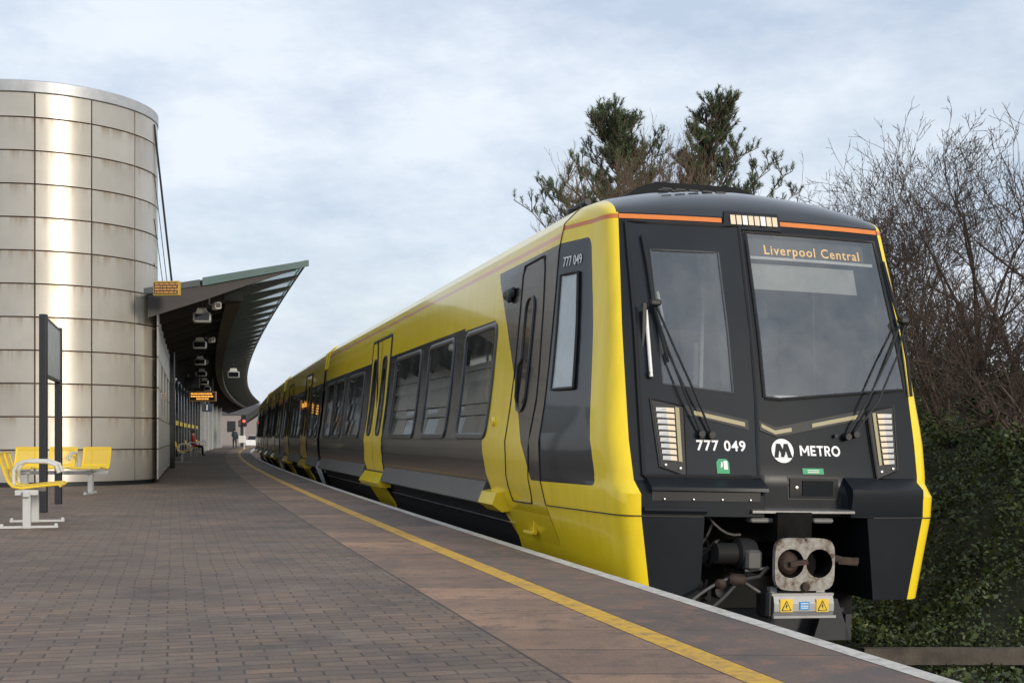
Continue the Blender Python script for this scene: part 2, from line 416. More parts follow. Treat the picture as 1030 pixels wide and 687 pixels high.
def rbox(x,y,cx_,cy_,hx,hy,r,sx=1):
    dx=(((x-cx_)*sx).ab()-(hx*sx-r)).mxx(0); dy=((y-cy_).ab()-(hy-r)).mxx(0)
    return (dx*dx+dy*dy).op('SQRT').lt(r)
side=rbox(x,y,1.58,1.545,.51,1.005,.10,.9)
side=side.mxx(x.gt(1.8)*y.lt(2.55)*y.gt(.54))*x.lt(2.5)
drk=x.lt(0).mxx(side).mxx(x.gt(4.5))
n=m.noise(3,5,.6)
c=m.mix(drk,YEL,m.ramp(n,[(.3,(.010,.012,.014)),(.7,(.014,.016,.019))]))
c=m.mix(y.gt(2.66)*y.lt(2.698)*x.lt(3),c,(.68,.20,.035))
c=m.mix(1.0,c,m.ramp(m.noise(5,6,.7,stretch=(1.4,1.4,.12)),[(.35,(.90,.89,.86)),(.6,(1,1,1))]),'MULTIPLY')
m.set(Base_Color=c,Roughness=.3); m.b.inputs['Specular IOR Level'].default_value=.3; m.b.inputs['Coat Weight'].default_value=.35; m.b.inputs['Coat Roughness'].default_value=.05
M['liv_nose']=m.m
# --- car body shell
ROOFP=[(1.24,2.85),(1.05,2.93),(.7,3.0),(.3,3.04),(0,3.05)]
WL=[.245,.37,.45,.55,.7,.87,.94,1.2,1.5,1.8,2.0,2.02,2.1,2.44,2.6,2.72]
def car_shell(u0,u1,wins,off=0,skirt=True,lining=False):
    """wins: list of (ua,ub,wa,wb) openings. both sides"""
    us=sorted(set([u0,u1]+[a for q in wins for a in q[:2]]+[u0+(u1-u0)*i/8 for i in range(9)]))
    prof=[]
    if skirt: prof+=[(1.10,-.72),(1.20,-.30),(1.395,.20)]
    ws=sorted(set(WL+[a for q in wins for a in q[2:4]])); ws=[q for q in ws if (q>=.245)]
    prof+=[(V(q)-off,q) for q in ws]
    if not lining: prof+=[(max(0,p[0]-off),p[1]-off) for p in ROOFP]
    mb=MB(); n=len(prof)
    for s in (1,-1):
        vs=[(u,s*p[0],p[1]) for u in us for p in prof]; fs=[]
        for i in range(len(us)-1):
            for j in range(n-1):
                um=(us[i]+us[i+1])/2; wm=(prof[j][1]+prof[j+1][1])/2
                if any(a<um<b and c<wm<d for a,b,c,d in wins): continue
                fs.append((i*n+j,(i+1)*n+j,(i+1)*n+j+1,i*n+j+1))
        mb.add(vs,fs)
    return mb
def side_panel(u0,u1,w0,w1,r,off,s=1,skew=0,th=0):
    """rounded panel lying on the side; (u,w) extents"""
    ws=sorted(set([w0+(r*(1-math.cos(a*math.pi/8))) for a in range(5)]+[w1-(r*(1-math.cos(a*math.pi/8))) for a in range(5)]+[q for q in np.linspace(w0+r,w1-r,6)]+[q for q in PW if w0+r<q<w1-r]))
    mb=MB(); vs=[]
    for w_ in ws:
        d=max(0,(w0+r)-w_,w_-(w1-r)); ins=r-math.sqrt(max(0,r*r-d*d)) if r>0 else 0
        for u in (u0+ins,u1-ins): vs.append((u,s*(V(w_)+off),w_))
    return mb.add(vs,[(2*i,2*i+1,2*i+3,2*i+2) for i in range(len(ws)-1)])
def side_ring(u0,u1,w0,w1,r,off,t,s=1,n=6):
    pts=[]
    for (cu,cw,a0) in ((u1-r,w1-r,0),(u0+r,w1-r,90),(u0+r,w0+r,180),(u1-r,w0+r,270)):
        for k in range(5):
            a=R(a0+k*22.5); pts.append((cu+r*math.cos(a),cw+r*math.sin(a)))
    # subdivide the long sides
    full=[]
    for i in range(len(pts)):
        a=pts[i]; b=pts[(i+1)%len(pts)]; L=math.hypot(b[0]-a[0],b[1]-a[1]); k=max(1,int(L/.3))
        full+=[(a[0]+(b[0]-a[0])*j/k,a[1]+(b[1]-a[1])*j/k) for j in range(k)]
    mb=MB(); vs=[];N=len(full)
    cu,cw=(u0+u1)/2,(w0+w1)/2
    for i,(u,w_) in enumerate(full):
        a=full[i-1]; b=full[(i+1)%N]; tx,tw=b[0]-a[0],b[1]-a[1]; L=math.hypot(tx,tw) or 1; nx,nw=tw/L,-tx/L
        for du,dv in ((t,0),(t*.6,.014),(-t*.6,.014),(-t,0)):
            uu,ww=u+nx*du,w_+nw*du; vs.append((uu,s*(V(ww)+off+dv),ww))
    fs=[(4*i+k,4*((i+1)%N)+k,4*((i+1)%N)+k+1,4*i+k+1) for i in range(N) for k in range(3)]
    return mb.add(vs,fs)
def add_window(T,s,u0,u1,w0,w1):
    fr=side_ring(u0,u1,w0,w1,.10,.004,.032,s).build('window',M['frame'],train,smooth=50); place(fr,T)
    side_panel(u0-.01,u1+.01,w0-.01,w1+.01,.09,.002,s).build('pane',M['glass'],fr)
def place(o,T):
    o.location=(T[0],T[1],0); o.rotation_euler=(0,0,T[2])
def add_door(T,s,u0,u1):
    um=(u0+u1)/2
    for a,b in ((u0,um-.012),(um+.012,u1)):
        d=side_panel(a,b,.37,2.44,.03,.010,s).build('passenger_door',M['yellow'],train,smooth=40); place(d,T)
        c=(a+b)/2+(.07 if a==u0 else -.07)*0
        side_panel(c-.19,c+.19,.95,2.14,.12,.016,s).build('door_window',M['darkglass'],d)
        side_ring(c-.19,c+.19,.95,2.14,.12,.014,.02,s).build('window_seal',M['black'],d)
    g=side_ring(u0,u1,.37,2.44,.04,.004,.03,s); g.box((um,s*(V(1.4)+.004),1.4),(.03,.02,2.0)); g=g.build('door_seal',M['black'],train); place(g,T)
    st=MB(); v0=V(.3)
    poly=[(v0-.04,.40),(v0+.06,.37),(v0+.16,.22),(v0+.12,.16),(v0-.04,.16)]
    st.prism([(s*a,b) for a,b in poly],u0-.15,u1+.05,axis='x')
    st.prism([(s*(v0-.02),.15),(s*(v0+.03),.15),(s*(v0-.22),-.22),(s*(v0-.28),-.22)],u0+.15,u1-.25,axis='x')
    o=st.build('door_step',M['yellow'],train); place(o,T)
def build_car(T,Ln,start,wins,doors,liv,sides=(1,-1)):
    holes=[(a,b,c,d) for a,b,c,d in wins]
    body=car_shell(start,Ln,holes).build('car_body',M[liv],train,smooth=28,fixn=False); place(body,T)
    ln=car_shell(max(start,1.9),Ln-.05,holes,off=.06,skirt=False,lining=True)
    ln.add([(start+1.4,-1.4,.10),(Ln-.05,-1.4,.10),(Ln-.05,1.4,.10),(start+1.4,1.4,.10)],[(0,1,2,3)])
    ln.add([(start+1.4,-1.3,2.42),(Ln-.05,-1.3,2.42),(Ln-.05,1.3,2.42),(start+1.4,1.3,2.42)],[(0,1,2,3)])
    o=ln.build('interior_lining',M['lining'],train); place(o,T)
    for uu in (Ln-.02,)+((start+.02,) if start<1 else ()):
        eb=MB(); eb.add([(uu,-1.40,.25),(uu,1.40,.25),(uu,1.36,2.7),(uu,1.0,2.9),(uu,-1.0,2.9),(uu,-1.36,2.7)],[(0,1,2,3,4,5)])
        o=eb.build('car_end_wall',M['black'],train); place(o,T)
    for s in sides:
        for q in wins: add_window(T,s,*q)
        for a,b in doors: add_door(T,s,a,b)
    # sill ledge above the skirt
    segs=[];cur=start if start<1 else 3.55
    for a,b in doors: segs.append((cur,a-.15)); cur=b+.05
    segs.append((cur,Ln-.1)); sm=MB()
    for a,b in segs:
        for s in (1,-1): sm.prism([(s*(V(.47)-.02),.47),(s*(V(.47)+.006),.47),(s*1.585,.265),(s*1.56,.245),(s*1.40,.245)],a,b,axis='x')
    o=sm.build('side_sill',simpleM('sill_grey',(.07,.074,.078),.4),train); place(o,T)
    # underframe boxes and bogies, dark
    ub_=MB(); 
    for a,b in ((start+4.6,start+7.2),(start+8,Ln-4.5)): ub_.box(((a+b)/2,0,-.35),(b-a,2.1,.75),bev=.05)
    o=ub_.build('underframe_box',M['underframe'],train); place(o,T)
    for uc in (start+2.6 if start<1 else 4.0,Ln-1.0):
        bg=MB(); bg.box((uc,0,-.5),(2.4,2.0,.3),bev=.04)
        for du in (-1,1):
            for s in (1,-1): bg.lathe([(.0,s*.72),(.38,s*.72),(.42,s*.70),(.42,s*.84),(0,s*.84)],20,(uc+du,0,-.46),axis='y')
        o=bg.build('bogie',M['underframe'],train); place(o,T)
    # seats and grab poles
    st=MB()
    return body
_mc={}
def simpleM(n,c,r=.5,**k):
    if n not in _mc: _mc[n]=simple(n,c,r,**k)
    return _mc[n]
def cen(y):  # centre line
    return Vector((cx(y,EA+1.735),y))
# car 1
w1=[(3.50,4.93,.92,2.03),(5.55,7.07,.92,2.03),(7.65,9.70,.92,2.03),(12.95,15.05,.92,2.0),(15.6,17.0,.92,2.0),(17.25,18.5,.92,2.0)]
build_car((0,0,0),19.1,1.49,w1,[(10.25,12.13)],'liv_cab')
def seats(T,us,label=None):
    for k,u in enumerate(us):
        for s in (1,-1):
            mb=MB(); mb.box((u,s*.88,.55),(.42,.9,.10),bev=.03); mb.box((u+.22,s*.88,.92),(.10,.9,.80),bev=.04); mb.box((u,s*.88,.30),(.30,.5,.42))
            o=mb.build('passenger_seat',M['seatcloth'],train); place(o,T)
seats((0,0,0),(3.6,4.9,6.0,7.3,8.6,13.4,14.8,16.2,17.6))
mb=MB()
for u in (9.9,12.4,5.2,7.4): 
    for s in (.55,-.55): mb.tube([(u,s,.1),(u,s,2.4)],.02,8)
mb.build('grab_pole',M['yellow'],train)
mb=MB()
for s in (.9,-.9): mb.box((9.5,s,2.37),(14,.12,.05))
mb.build('ceiling_light_strip',emis('saloon_light',(1,.95,.85),.7),train)
# cars 2..4
Tinv=train.matrix_world.inverted()
J=[28.72,42.3,55.9,74.6]
pts=[cen(y) for y in J]
for k in range(3):
    a,b=pts[k],pts[k+1]
    d=(b-a); Ln=d.length; ang=math.atan2(d.y,d.x)-math.atan2(By,Bx)
    loc=Tinv@Vector((a.x,a.y,0))
    T=(loc.x,loc.y,ang); end=Ln-.25
    dr=[(3.3,5.1),(9.6,11.4)] if k<2 else [(3.3,5.1),(11,12.8)]
    wn_=[(.7,1.75,.92,2.0),(2.0,3.0,.92,2.0),(5.6,6.9,.92,2.0),(7.1,8.0,.92,2.0),(8.2,9.2,.92,2.0),(11.9,12.9,.92,2.0)] if k<2 else [(.7,1.75,.92,2.0),(2.0,3.0,.92,2.0),(5.6,7.2,.92,2.0),(7.5,9,.92,2.0),(9.2,10.6,.92,2.0),(13.3,15,.92,2.0)]
    build_car(T,end,.30,wn_,dr,'liv_mid',sides=(1,))
    gm=MB(); gm.box((.02,0,1.35),(.56,2.2,2.3)); o=gm.build('gangway_bellows',M['black'],train); place(o,T)
    # yellow end fins and their foot
    for uu in (.28,)+((end,) if k<2 else ()):
        fm=MB()
        fm.prism([(1.34,2.40),(1.425,2.38),(1.385,2.73),(1.25,2.865),(1.14,2.885)],uu-.05,uu+.01,axis='x')
        o=fm.build('end_fin',M['yellow'],train); place(o,T)
        fm=MB(); fm.prism([(1.44,.40),(1.53,.38),(1.57,.25),(1.25,-.45),(1.22,-.45),(1.46,.25)],uu-.03,uu+.01,axis='x')
        o=fm.build('end_foot',M['grey'],train); place(o,T)
    if k==0:
        mb=MB(); mb.box((4.3,V(2.2)+.02,1.72),(2.0,.03,.22)); o=mb.build('destination_display',M['darkglass'],train); place(o,T)
        t=textmesh('Liverpool Central',.21,.004,lambda x,y:(4.3-x,V(1.72)+.075,1.72+y)); o=t.build('display_text',M['amber'],train,fixn=False); place(o,T)
fm=MB(); fm.prism([(1.34,2.40),(1.425,2.38),(1.385,2.73),(1.25,2.865),(1.14,2.885)],18.95,19.08,axis='x'); fm.build('end_fin',M['yellow'],train)
# --- nose shell (front + corners + taper)
def nose_pt(s,t,w_):   # s side, t param; t<0 : front, v=-t fraction
    v,u=nose(t,w_); return (u,s*v,w_)
rowsN=[-.30,-.15,.05,.20,.34,.42,.50,.53,.56,.60,.66,.75,.9,1.05,1.2,1.35,1.55,1.75,1.95,2.15,2.35,2.5,2.6,2.66,2.71]
def capmat():
    m=Mat('roof_front_livery'); x,y,z=m.xyz('Object')
    m.set(Base_Color=m.mix(y.ab().lt((x-.75)*-.10+1.155),YEL,(.019,.021,.026)),Roughness=.28); m.b.inputs['Coat Weight'].default_value=.5; m.b.inputs['Coat Roughness'].default_value=.05
    return m.m
def build_nose():
    ts=[0,.15,.3,.45,.6,.8,1.0,1.2,1.5,1.8,2.0]
    for s in (1,-1):
        mb=MB(); uv=[]; rows=rowsN; n=len(rows); vs=[]
        for t in ts:
            for w_ in rows: vs.append(nose_pt(s,t,w_)); uv.append((t+1e-4,w_))
        mb.add(vs,[(i*n+j,(i+1)*n+j,(i+1)*n+j+1,i*n+j+1) for i in range(len(ts)-1) for j in range(n-1)])
        o=mb.build('nose_shell',M['liv_nose'],train,smooth=35,fixn=False); put_uv(o,uv)
    mb=MB(); uv=[]
    # cab side section bottom (yellow skirt) back to where the black skirt starts is part of the body below
    # roof cap
    q=[]
    for i in range(0,11): q.append((1,2.0-i*.2))
    front=[1,.9,.75,.6,.4,.2,0,-.2,-.4,-.6,-.75,-.9,-1]
    C=[]; 
    for s,t in q: p=nose_pt(1,t,2.71); C.append((Vector(p),t))
    for f in front[1:-1]:
        v=f*vb(2.71); C.append((Vector((U(v,2.71),v,2.71)),-1))
    for s,t in reversed(q): p=nose_pt(-1,t,2.71); C.append((Vector(p),t))
    N=len(C); arc=[(1.36,2.72)]+ROOFP; arc=arc+[(-a,b) for a,b in reversed(arc[:-1])]
    # resample arc by v so that equal index runs over it
    av=[]; 
    Lc=[0]
    for i in range(1,len(arc)): Lc.append(Lc[-1]+math.hypot(arc[i][0]-arc[i-1][0],arc[i][1]-arc[i-1][1]))
    vs=[];K=9;base=len(mb.v)
    for i,(c,t) in enumerate(C):
        # map by lateral position, corners stay near the shoulder
        f=.5-.5*(c.y/1.36); f=max(0,min(1,f))
        L=f*Lc[-1]; v=np.interp(L,Lc,[a[0] for a in arc]); w_=np.interp(L,Lc,[a[1] for a in arc])
        for k in range(K+1):
            e=k/K; h=math.sin(e*math.pi/2); g=1-math.cos(e*math.pi/2)
            u=c.x+(1.49-c.x)*(.25*e+.75*g); vv=c.y+(v-c.y)*e; ww=2.71+(w_-2.71)*h
            vs.append((u,vv,ww)); uv.append((5.0 if abs(vv)<1.17-.28*e else .5, 2.9))
    cb=MB(); cb.add(vs,[(i*(K+1)+k,(i+1)*(K+1)+k,(i+1)*(K+1)+k+1,i*(K+1)+k+1) for i in range(N-1) for k in range(K)])
    cb.build('front_roof',capmat(),train,smooth=40,fixn=False); return o
build_nose()
# --- front face: columns are functions of w, openings left out
def rise(w_,v):   # rows bow upward away from the centre around the window sill
    g=max(0,1-abs(w_-1.24)/.55); return w_+g*.10*abs(v)
def front_grid(cols,rows,skip=lambda i,j:False,off=0,bow=True,uv=None):
    mb=MB(); vs=[];n=len(rows)
    for c in cols:
        for w_ in rows:
            v=c(w_) if callable(c) else c
            ww=rise(w_,v) if bow else w_
            vs.append((U(v,ww)-off,v,ww))
    return mb.add(vs,[(i*n+j,(i+1)*n+j,(i+1)*n+j+1,i*n+j+1) for i in range(len(cols)-1) for j in range(n-1) if not skip(i,j)])
wsL=.11; wsR=lambda w_:ip(w_,[1.3,2.6],[-1.17,-1.085])
colsF=[lambda w_:vb(w_),lambda w_:ip(w_,[.5,2.65],[1.125,1.10]),1.0,.85,.65,.45,.28,.225,.175,.165,wsL,.0,-.15,-.3,-.45,-.475,-.515,-.6,-.75,-.9,-1.03,wsR,lambda w_:-vb(w_)]
rowsF=[.34,.42,.50,.53,.56,.60,.66,.75,.9,1.05,1.24,1.4,1.6,1.8,2.0,2.2,2.4,2.5,2.585,2.66,2.71]
iw=rowsF.index(1.24); it=rowsF.index(2.585)
def skipF(i,j):
    if 10<=i<=20 and iw<=j<it: return True              # windscreen
    if 2<=i<=4 and rowsF.index(1.24)<=j<rowsF.index(2.4): return True   # behind the door glass
    return False
front_grid(colsF,rowsF,skipF).build('front_panel',M['dark'],train,smooth=35,fixn=False)
# orange lines on the front
for a,b in ((1.14,.30),(-.21,-1.13)):
    mb=MB(); vs=[]
    for i in range(9):
        v=a+(b-a)*i/8
        for w_ in (2.66,2.698): vs.append((U(v,w_)-.005,v,w_))
    mb.add(vs,[(2*i,2*i+1,2*i+3,2*i+2) for i in range(8)]).build('orange_line',M['orange'],train,fixn=False)
# windscreen
ws=front_grid([wsL+.015,-.1,-.3,-.5,-.7,-.9,lambda w_:wsR(w_)-.015],[1.225,1.4,1.6,1.8,2.0,2.2,2.4,2.60],off=.006).build('windscreen',M['screen'],train,smooth=60,fixn=False)
def loop_pts(c0,c1,w0,w1,off,n=10,bow=True):
    P=[]
    def q(c,w_):
        v=c(w_) if callable(c) else c
        ww=rise(w_,v) if bow else w_
        return (U(v,ww)-off,v,ww)
    def cc(c,w_): return c(w_) if callable(c) else c
    for i in range(n): P.append(q(c0,w0+(w1-w0)*i/n))
    for i in range(n): v=cc(c0,w1)+(cc(c1,w1)-cc(c0,w1))*i/n; P.append(q(v,w1))
    for i in range(n): P.append(q(c1,w1+(w0-w1)*i/n))
    for i in range(n+1): v=cc(c1,w0)+(cc(c0,w0)-cc(c1,w0))*i/n; P.append(q(v,w0))
    return P
MB().tube(loop_pts(wsL,wsR,1.235,2.59,.006),.014,6).build('windscreen_seal',M['black'],ws,smooth=50)
# emergency door on the front
dl=lambda w_:ip(w_,[.5,2.65],[1.115,1.09])
dr_=lambda w_:ip(w_,[.62,1.24,2.62],[.225,.185,.165])
gl,gr_=.92,.37
rowsD=[.635,.75,.9,1.05,1.24,1.5,1.75,2.0,2.2,2.40,2.5,2.63]
colsD=[dl,.99,gl,.75,.55,gr_,.28,dr_]
dj0,dj1=rowsD.index(1.24),rowsD.index(2.40)
dpanel=front_grid(colsD,rowsD,lambda i,j:2<=i<=4 and dj0<=j<dj1,off=.018).build('front_door',M['panel'],train,smooth=40,fixn=False)
MB().tube(loop_pts(dl,dr_,.635,2.63,.014),.017,6).build('door_seal',M['black'],dpanel,smooth=50)
front_grid([gl+.01,.75,.55,gr_-.01],[1.23,1.5,1.75,2.0,2.2,2.41],off=.012).build('door_window',M['screen'],dpanel,fixn=False)
MB().tube(loop_pts(gl,gr_,1.24,2.40,.016),.008,6).build('window_trim',simpleM('trim_grey',(.08,.085,.09),.4),dpanel,smooth=50)
# black pillar between door and windscreen
# --- cab interior seen through the glass
ci=MB()
ci.add([(2.0,-1.25,1.0),(2.0,1.25,1.0),(2.0,1.2,2.6),(2.0,-1.2,2.6)],[(0,1,2,3)])
ci.add([(.92,-1.1,2.62),(2.0,-1.2,2.62),(2.0,1.2,2.62),(.92,1.1,2.62)],[(0,1,2,3)])
for s in (1,-1): ci.add([(.55,s*1.24,.6),(2.0,s*1.30,.6),(2.0,s*1.22,2.6),(.95,s*1.17,2.6)],[(0,1,2,3)])
ci.add([(.3,-1.2,.5),(2.0,-1.2,.5),(2.0,1.2,.5),(.3,1.2,.5)],[(0,1,2,3)])
ci.build('cab_lining',simpleM('cab_lining_grey',(.20,.22,.22),.7),train,fixn=False)
dk=MB(); dk.prism([(.36,1.16),(.55,1.26),(1.0,1.20),(1.05,.6),(.40,.6)],-1.15,.10,axis='y'); dk.v=[(a,b,c) for a,b,c in dk.v]
dk.build('driver_desk',simpleM('desk_grey',(.10,.105,.11),.6),train)
mb=MB(); mb.box((.80,-.35,1.27),(.16,.24,.045),bev=.015); mb.build('desk_cap',M['white'],train)
mb=MB(); mb.box((1.35,-.45,1.25),(.55,.55,.14),bev=.05); mb.box((1.62,-.45,1.62),(.14,.52,.75),bev=.06); mb.box((1.66,-.45,2.08),(.12,.28,.2),bev=.04); mb.build('driver_seat',M['seatcloth'],train)
# partition between cab and gangway behind the door glass with pale rails
mb=MB(); mb.box((1.35,.34,1.7),(.9,.03,1.9)); mb.build('cab_partition',simpleM('partition_grey',(.30,.33,.34),.6),train)
mb=MB(); mb.tube([(.95,.72,1.35),(.95,.74,1.55),(.95,.66,1.62),(.95,.72,1.8),(.95,.66,1.88),(.95,.72,2.12)],.012,6); mb.tube([(.8,.43,1.36),(.8,.43,1.7)],.022,8); mb.build('cab_handrail',M['white'],train)
mb=MB(); mb.box((1.9,.85,1.5),(.1,.3,.5),bev=.02); mb.build('cab_cabinet',simpleM('cabinet_red',(.30,.05,.05),.5),train)
def ledmat():
    m=Mat('amber_led_dots'); x,y,z=m.xyz('Object')
    a=((y*110).op('FRACT')-.5); b=((z*110).op('FRACT')-.5); d=(a*a+b*b).op('SQRT').lt(.44)
    m.set(Base_Color=(.03,.03,.03),Emission_Color=(1,.55,.13)); m.l(d*1.5+.2,m.b.inputs['Emission Strength']); return m.m
# destination display and blind
db=MB(); vs=[]
def inner(v,w_,d): return (U(v,w_)+d,v,w_)
vs=[inner(v,w_,.05) for v in (.07,-.25,-.6,-.99) for w_ in (2.41,2.55)]
db.add(vs,[(0,1,3,2),(2,3,5,4),(4,5,7,6)]).build('destination_display',simpleM('display_back',(.05,.055,.06),.5),train,fixn=False)
t=textmesh('Liverpool Central',.108,.0012,lambda x,y:inner(-.50-x*.98,2.455+y*1.0,.042),spacing=1.16); t.build('display_text',ledmat(),train,fixn=False)
vs=[inner(v,w_,.035) for v in (.10,-.25,-.6,-1.06) for w_ in (2.375,2.40)]
MB().add(vs,[(0,1,3,2),(2,3,5,4),(4,5,7,6)]).build('light_bar',simpleM('bar_white',(.6,.6,.6),.4),train,fixn=False)
vs=[inner(v,w_,.10) for v in (.08,-.3,-.6,-.9) for w_ in (2.13,2.345)]
MB().add(vs,[(0,1,3,2),(2,3,5,4),(4,5,7,6)]).build('sun_blind',simpleM('blind_grey',(.36,.365,.35),.7),train,fixn=False)
# --- lights on the front
def fpoly(poly,off,name,mat,parent=train,th=.0):
    mb=MB(); vs=[(U(v,w_)-off,v,w_) for v,w_ in poly]; n=len(poly)
    if th: 
        vs+=[(U(v,w_)-off+th,v,w_) for v,w_ in poly]
        return mb.add(vs,[tuple(range(n))]+[(i,(i+1)%n,n+(i+1)%n,n+i) for i in range(n)]).build(name,mat,parent)
    return mb.add(vs,[tuple(range(n))]).build(name,mat,parent,fixn=False)
chrome=simpleM('lamp_chrome',(.62,.62,.60),.35,metal=.5)
M['lamp_on']=emis('headlamp_glow',(1,.80,.55),.8)
def headlight(sg):
    # cluster outline
    P=[(1.02,1.205),(.78,1.155),(.80,.64),(.985,.705)]
    P=[(sg*a,b) for a,b in P]
    h=fpoly(P,.024,'headlight',M['black'],th=.03)
    P2=[(sg*a,b) for a,b in [(1.03,1.22),(.77,1.165),(.792,.625),(.995,.70)]]
    MB().tube([(U(v,w_)-.024,v,w_) for v,w_ in P2+P2[:1]],.007,6).build('headlight_rim',M['black'],h)
    N=9
    for k in range(N):
        w0=.755+k*.0455; f=(w0-.7)/.5
        vl=.965+f*.035; vr=.865-.01*f
        mb=MB(); v0,v1=sg*vl,sg*vr; vm=sg*(vl*.45+vr*.55)
        d=.030
        mb.add([(U(v0,w0)-d,v0,w0),(U(vm,w0)-d-.012,vm,w0-.003),(U(vm,w0)-d-.002,vm,w0+.030),(U(v0,w0)-d+.0,v0,w0+.030)],[(0,1,2,3)],0)
        mb.build('lamp_reflector',chrome,h)
        mb=MB(); mb.add([(U(vm,w0)-d-.012,vm,w0-.003),(U(v1,w0)-d-.014,v1,w0-.006),(U(v1,w0)-d-.002,v1,w0+.028),(U(vm,w0)-d-.002,vm,w0+.030)],[(0,1,2,3)]).build('lamp_lens',M['lamp_on'],h)
    fpoly([(sg*.845,1.155),(sg*.815,1.15),(sg*.822,.74),(sg*.85,.745)],.034,'running_light',M['drl'],h)
    for v,w_ in ((.95,.715),(.84,.69)):
        mb=MB(); mb.lathe([(.0,-.006),(.011,-.004),(.011,.004)],10,(U(v,w_)-.03,sg*v,w_),axis='x'); mb.build('screw',M['steel'],h)
headlight(1); headlight(-1)
# thin running light strips
def vstrip(pts,h,off,name,mat,parent=train):
    mb=MB(); vs=[]
    for v,w_ in pts: vs+=[(U(v,w_-h/2)-off,v,w_-h/2),(U(v,w_+h/2)-off,v,w_+h/2)]
    return mb.add(vs,[(2*i,2*i+1,2*i+3,2*i+2) for i in range(len(pts)-1)]).build(name,mat,parent,fixn=False)
s_=vstrip([(.765,1.135),(.55,1.09),(.27,1.03)],.075,.024,'light_strip',M['black'])
vstrip([(.70,1.115),(.5,1.075),(.30,1.035)],.032,.028,'running_light',M['drl'],s_)
s_=vstrip([(.175,1.03),(.04,.985),(-.05,1.0),(-.25,1.04),(-.5,1.09),(-.76,1.14)],.075,.010,'light_strip',M['black'])
vstrip([(.16,1.03),(.05,.98),(-.09,1.005)],.030,.014,'running_light',M['drl'],s_)
vstrip([(-.27,1.04),(-.5,1.085),(-.69,1.12)],.030,.014,'running_light',M['drl'],s_)
# top light cluster
s_=fpoly([(.30,2.60),(-.20,2.60),(-.18,2.70),(.27,2.70)],.0,'top_marker_light',M['panel'],th=.02)
def cap_pt(v,e,off=0):
    c=U(v,2.71); h=math.sin(e*math.pi/2); g=1-math.cos(e*math.pi/2); 
    wr=float(np.interp(abs(v)*1.1,[0,.3,.7,1.05,1.24],[3.05,3.04,3.0,2.93,2.85]))
    return (c+(1.49-c)*(.25*e+.75*g)-off,v,2.71+(wr-2.71)*h+off*.5)
hs=MB(); hs.add([(U(.30,2.61)-.02,.30,2.61),(U(-.21,2.61)-.02,-.21,2.61),(U(-.19,2.74)-.0,-.19,2.76),(U(.27,2.74)-.0,.27,2.76),
   (U(.30,2.61)+.1,.30,2.61),(U(-.21,2.61)+.1,-.21,2.61),(U(-.19,2.74)+.15,-.19,2.76),(U(.27,2.74)+.15,.27,2.76)],[(0,1,2,3),(0,4,5,1),(3,2,6,7),(0,3,7,4),(1,5,6,2)])
s2=hs.build('marker_light_housing',M['panel'],train)
for k in range(8):
    a=.235-k*.052
    mb=MB(); mb.add([(U(a,2.66)-.037,a,2.648),(U(a,2.66)-.037,a-.042,2.648),(U(a,2.66)-.018,a-.040,2.725),(U(a,2.66)-.018,a+.002,2.725)],[(0,1,2,3)])
    mb.build('lamp_lens',M['lamp_on'] if k not in (2,5) else chrome,s2)
# --- lettering and stickers
def ft(s,size,cv,cw,bold,off=.022,sp=1.0,name='lettering',mat='letter'):
    return textmesh(s,size,bold,lambda x,y:(U(cv-x,cw+y)-off,cv-x,cw+y),sp).build(name,M[mat],train,fixn=False)
ft('777 049',.108,.505,.865,.0026,.024,1.12)
def bar_letters():
    H=.078; T=.017; x=0; out_=[]
    def seg(x0,y0,x1,y1,t=T):
        d=Vector((x1-x0,y1-y0)); n_=Vector((-d.y,d.x)).normalized()*t/2; return [(x0+n_.x,y0+n_.y),(x1+n_.x,y1+n_.y),(x1-n_.x,y1-n_.y),(x0-n_.x,y0-n_.y)]
    def rect(a,b,c,d): return [(a,b),(c,b),(c,d),(a,d)]
    L={}
    L['M']=(.086,[rect(0,0,T,H),rect(.086-T,0,.086,H),[(0,H),(T,H),(.052,.022),(.034,.022)],[(.086,H),(.086-T,H),(.034,.022),(.052,.022)]])
    L['E']=(.050,[rect(0,0,T,H),rect(T,0,.05,T*.9),rect(T,H-T*.9,.05,H),rect(T,H/2-T*.42,.045,H/2+T*.42)])
    L['T']=(.058,[rect(0,H-T*.9,.058,H),rect(.029-T/2,0,.029+T/2,H-T*.9)])
    arc=lambda cx_,cy_,ro,ri,a0,a1,n=14:[[(cx_+ri*math.cos(R(a0+(a1-a0)*i/n)),cy_+ri*math.sin(R(a0+(a1-a0)*i/n))),(cx_+ro*math.cos(R(a0+(a1-a0)*i/n)),cy_+ro*math.sin(R(a0+(a1-a0)*i/n))),(cx_+ro*math.cos(R(a0+(a1-a0)*(i+1)/n)),cy_+ro*math.sin(R(a0+(a1-a0)*(i+1)/n))),(cx_+ri*math.cos(R(a0+(a1-a0)*(i+1)/n)),cy_+ri*math.sin(R(a0+(a1-a0)*(i+1)/n)))] for i in range(n)]
    L['R']=(.056,[rect(0,0,T,H),rect(T,H-T*.85,.030,H),rect(T,.032-.002,.030,.032+T*.8)]+arc(.030,.054,.0245,.0095,-90,90,10)+[[(.022,.032),(.040,.032),(.058,0),(.038,0)]])
    L['O']=(.082,arc(.041,.039,.0415,.0245,0,360,24))
    for ch in 'METRO':
        w_,ps_=L[ch]; out_+=[[(x+a,b) for a,b in p] for p in ps_]; x+=w_+.011
    return out_,x-.011,H
ps_,tw_,th_=bar_letters(); mb=MB()
for p in ps_:
    q=[(-.145-a*.93,.845-th_/2+b) for a,b in p]; mb.add([(U(a,b)-.0065,a,b) for a,b in q],[tuple(range(len(q)))])
mb.build('lettering',M['letter'],train,fixn=False)
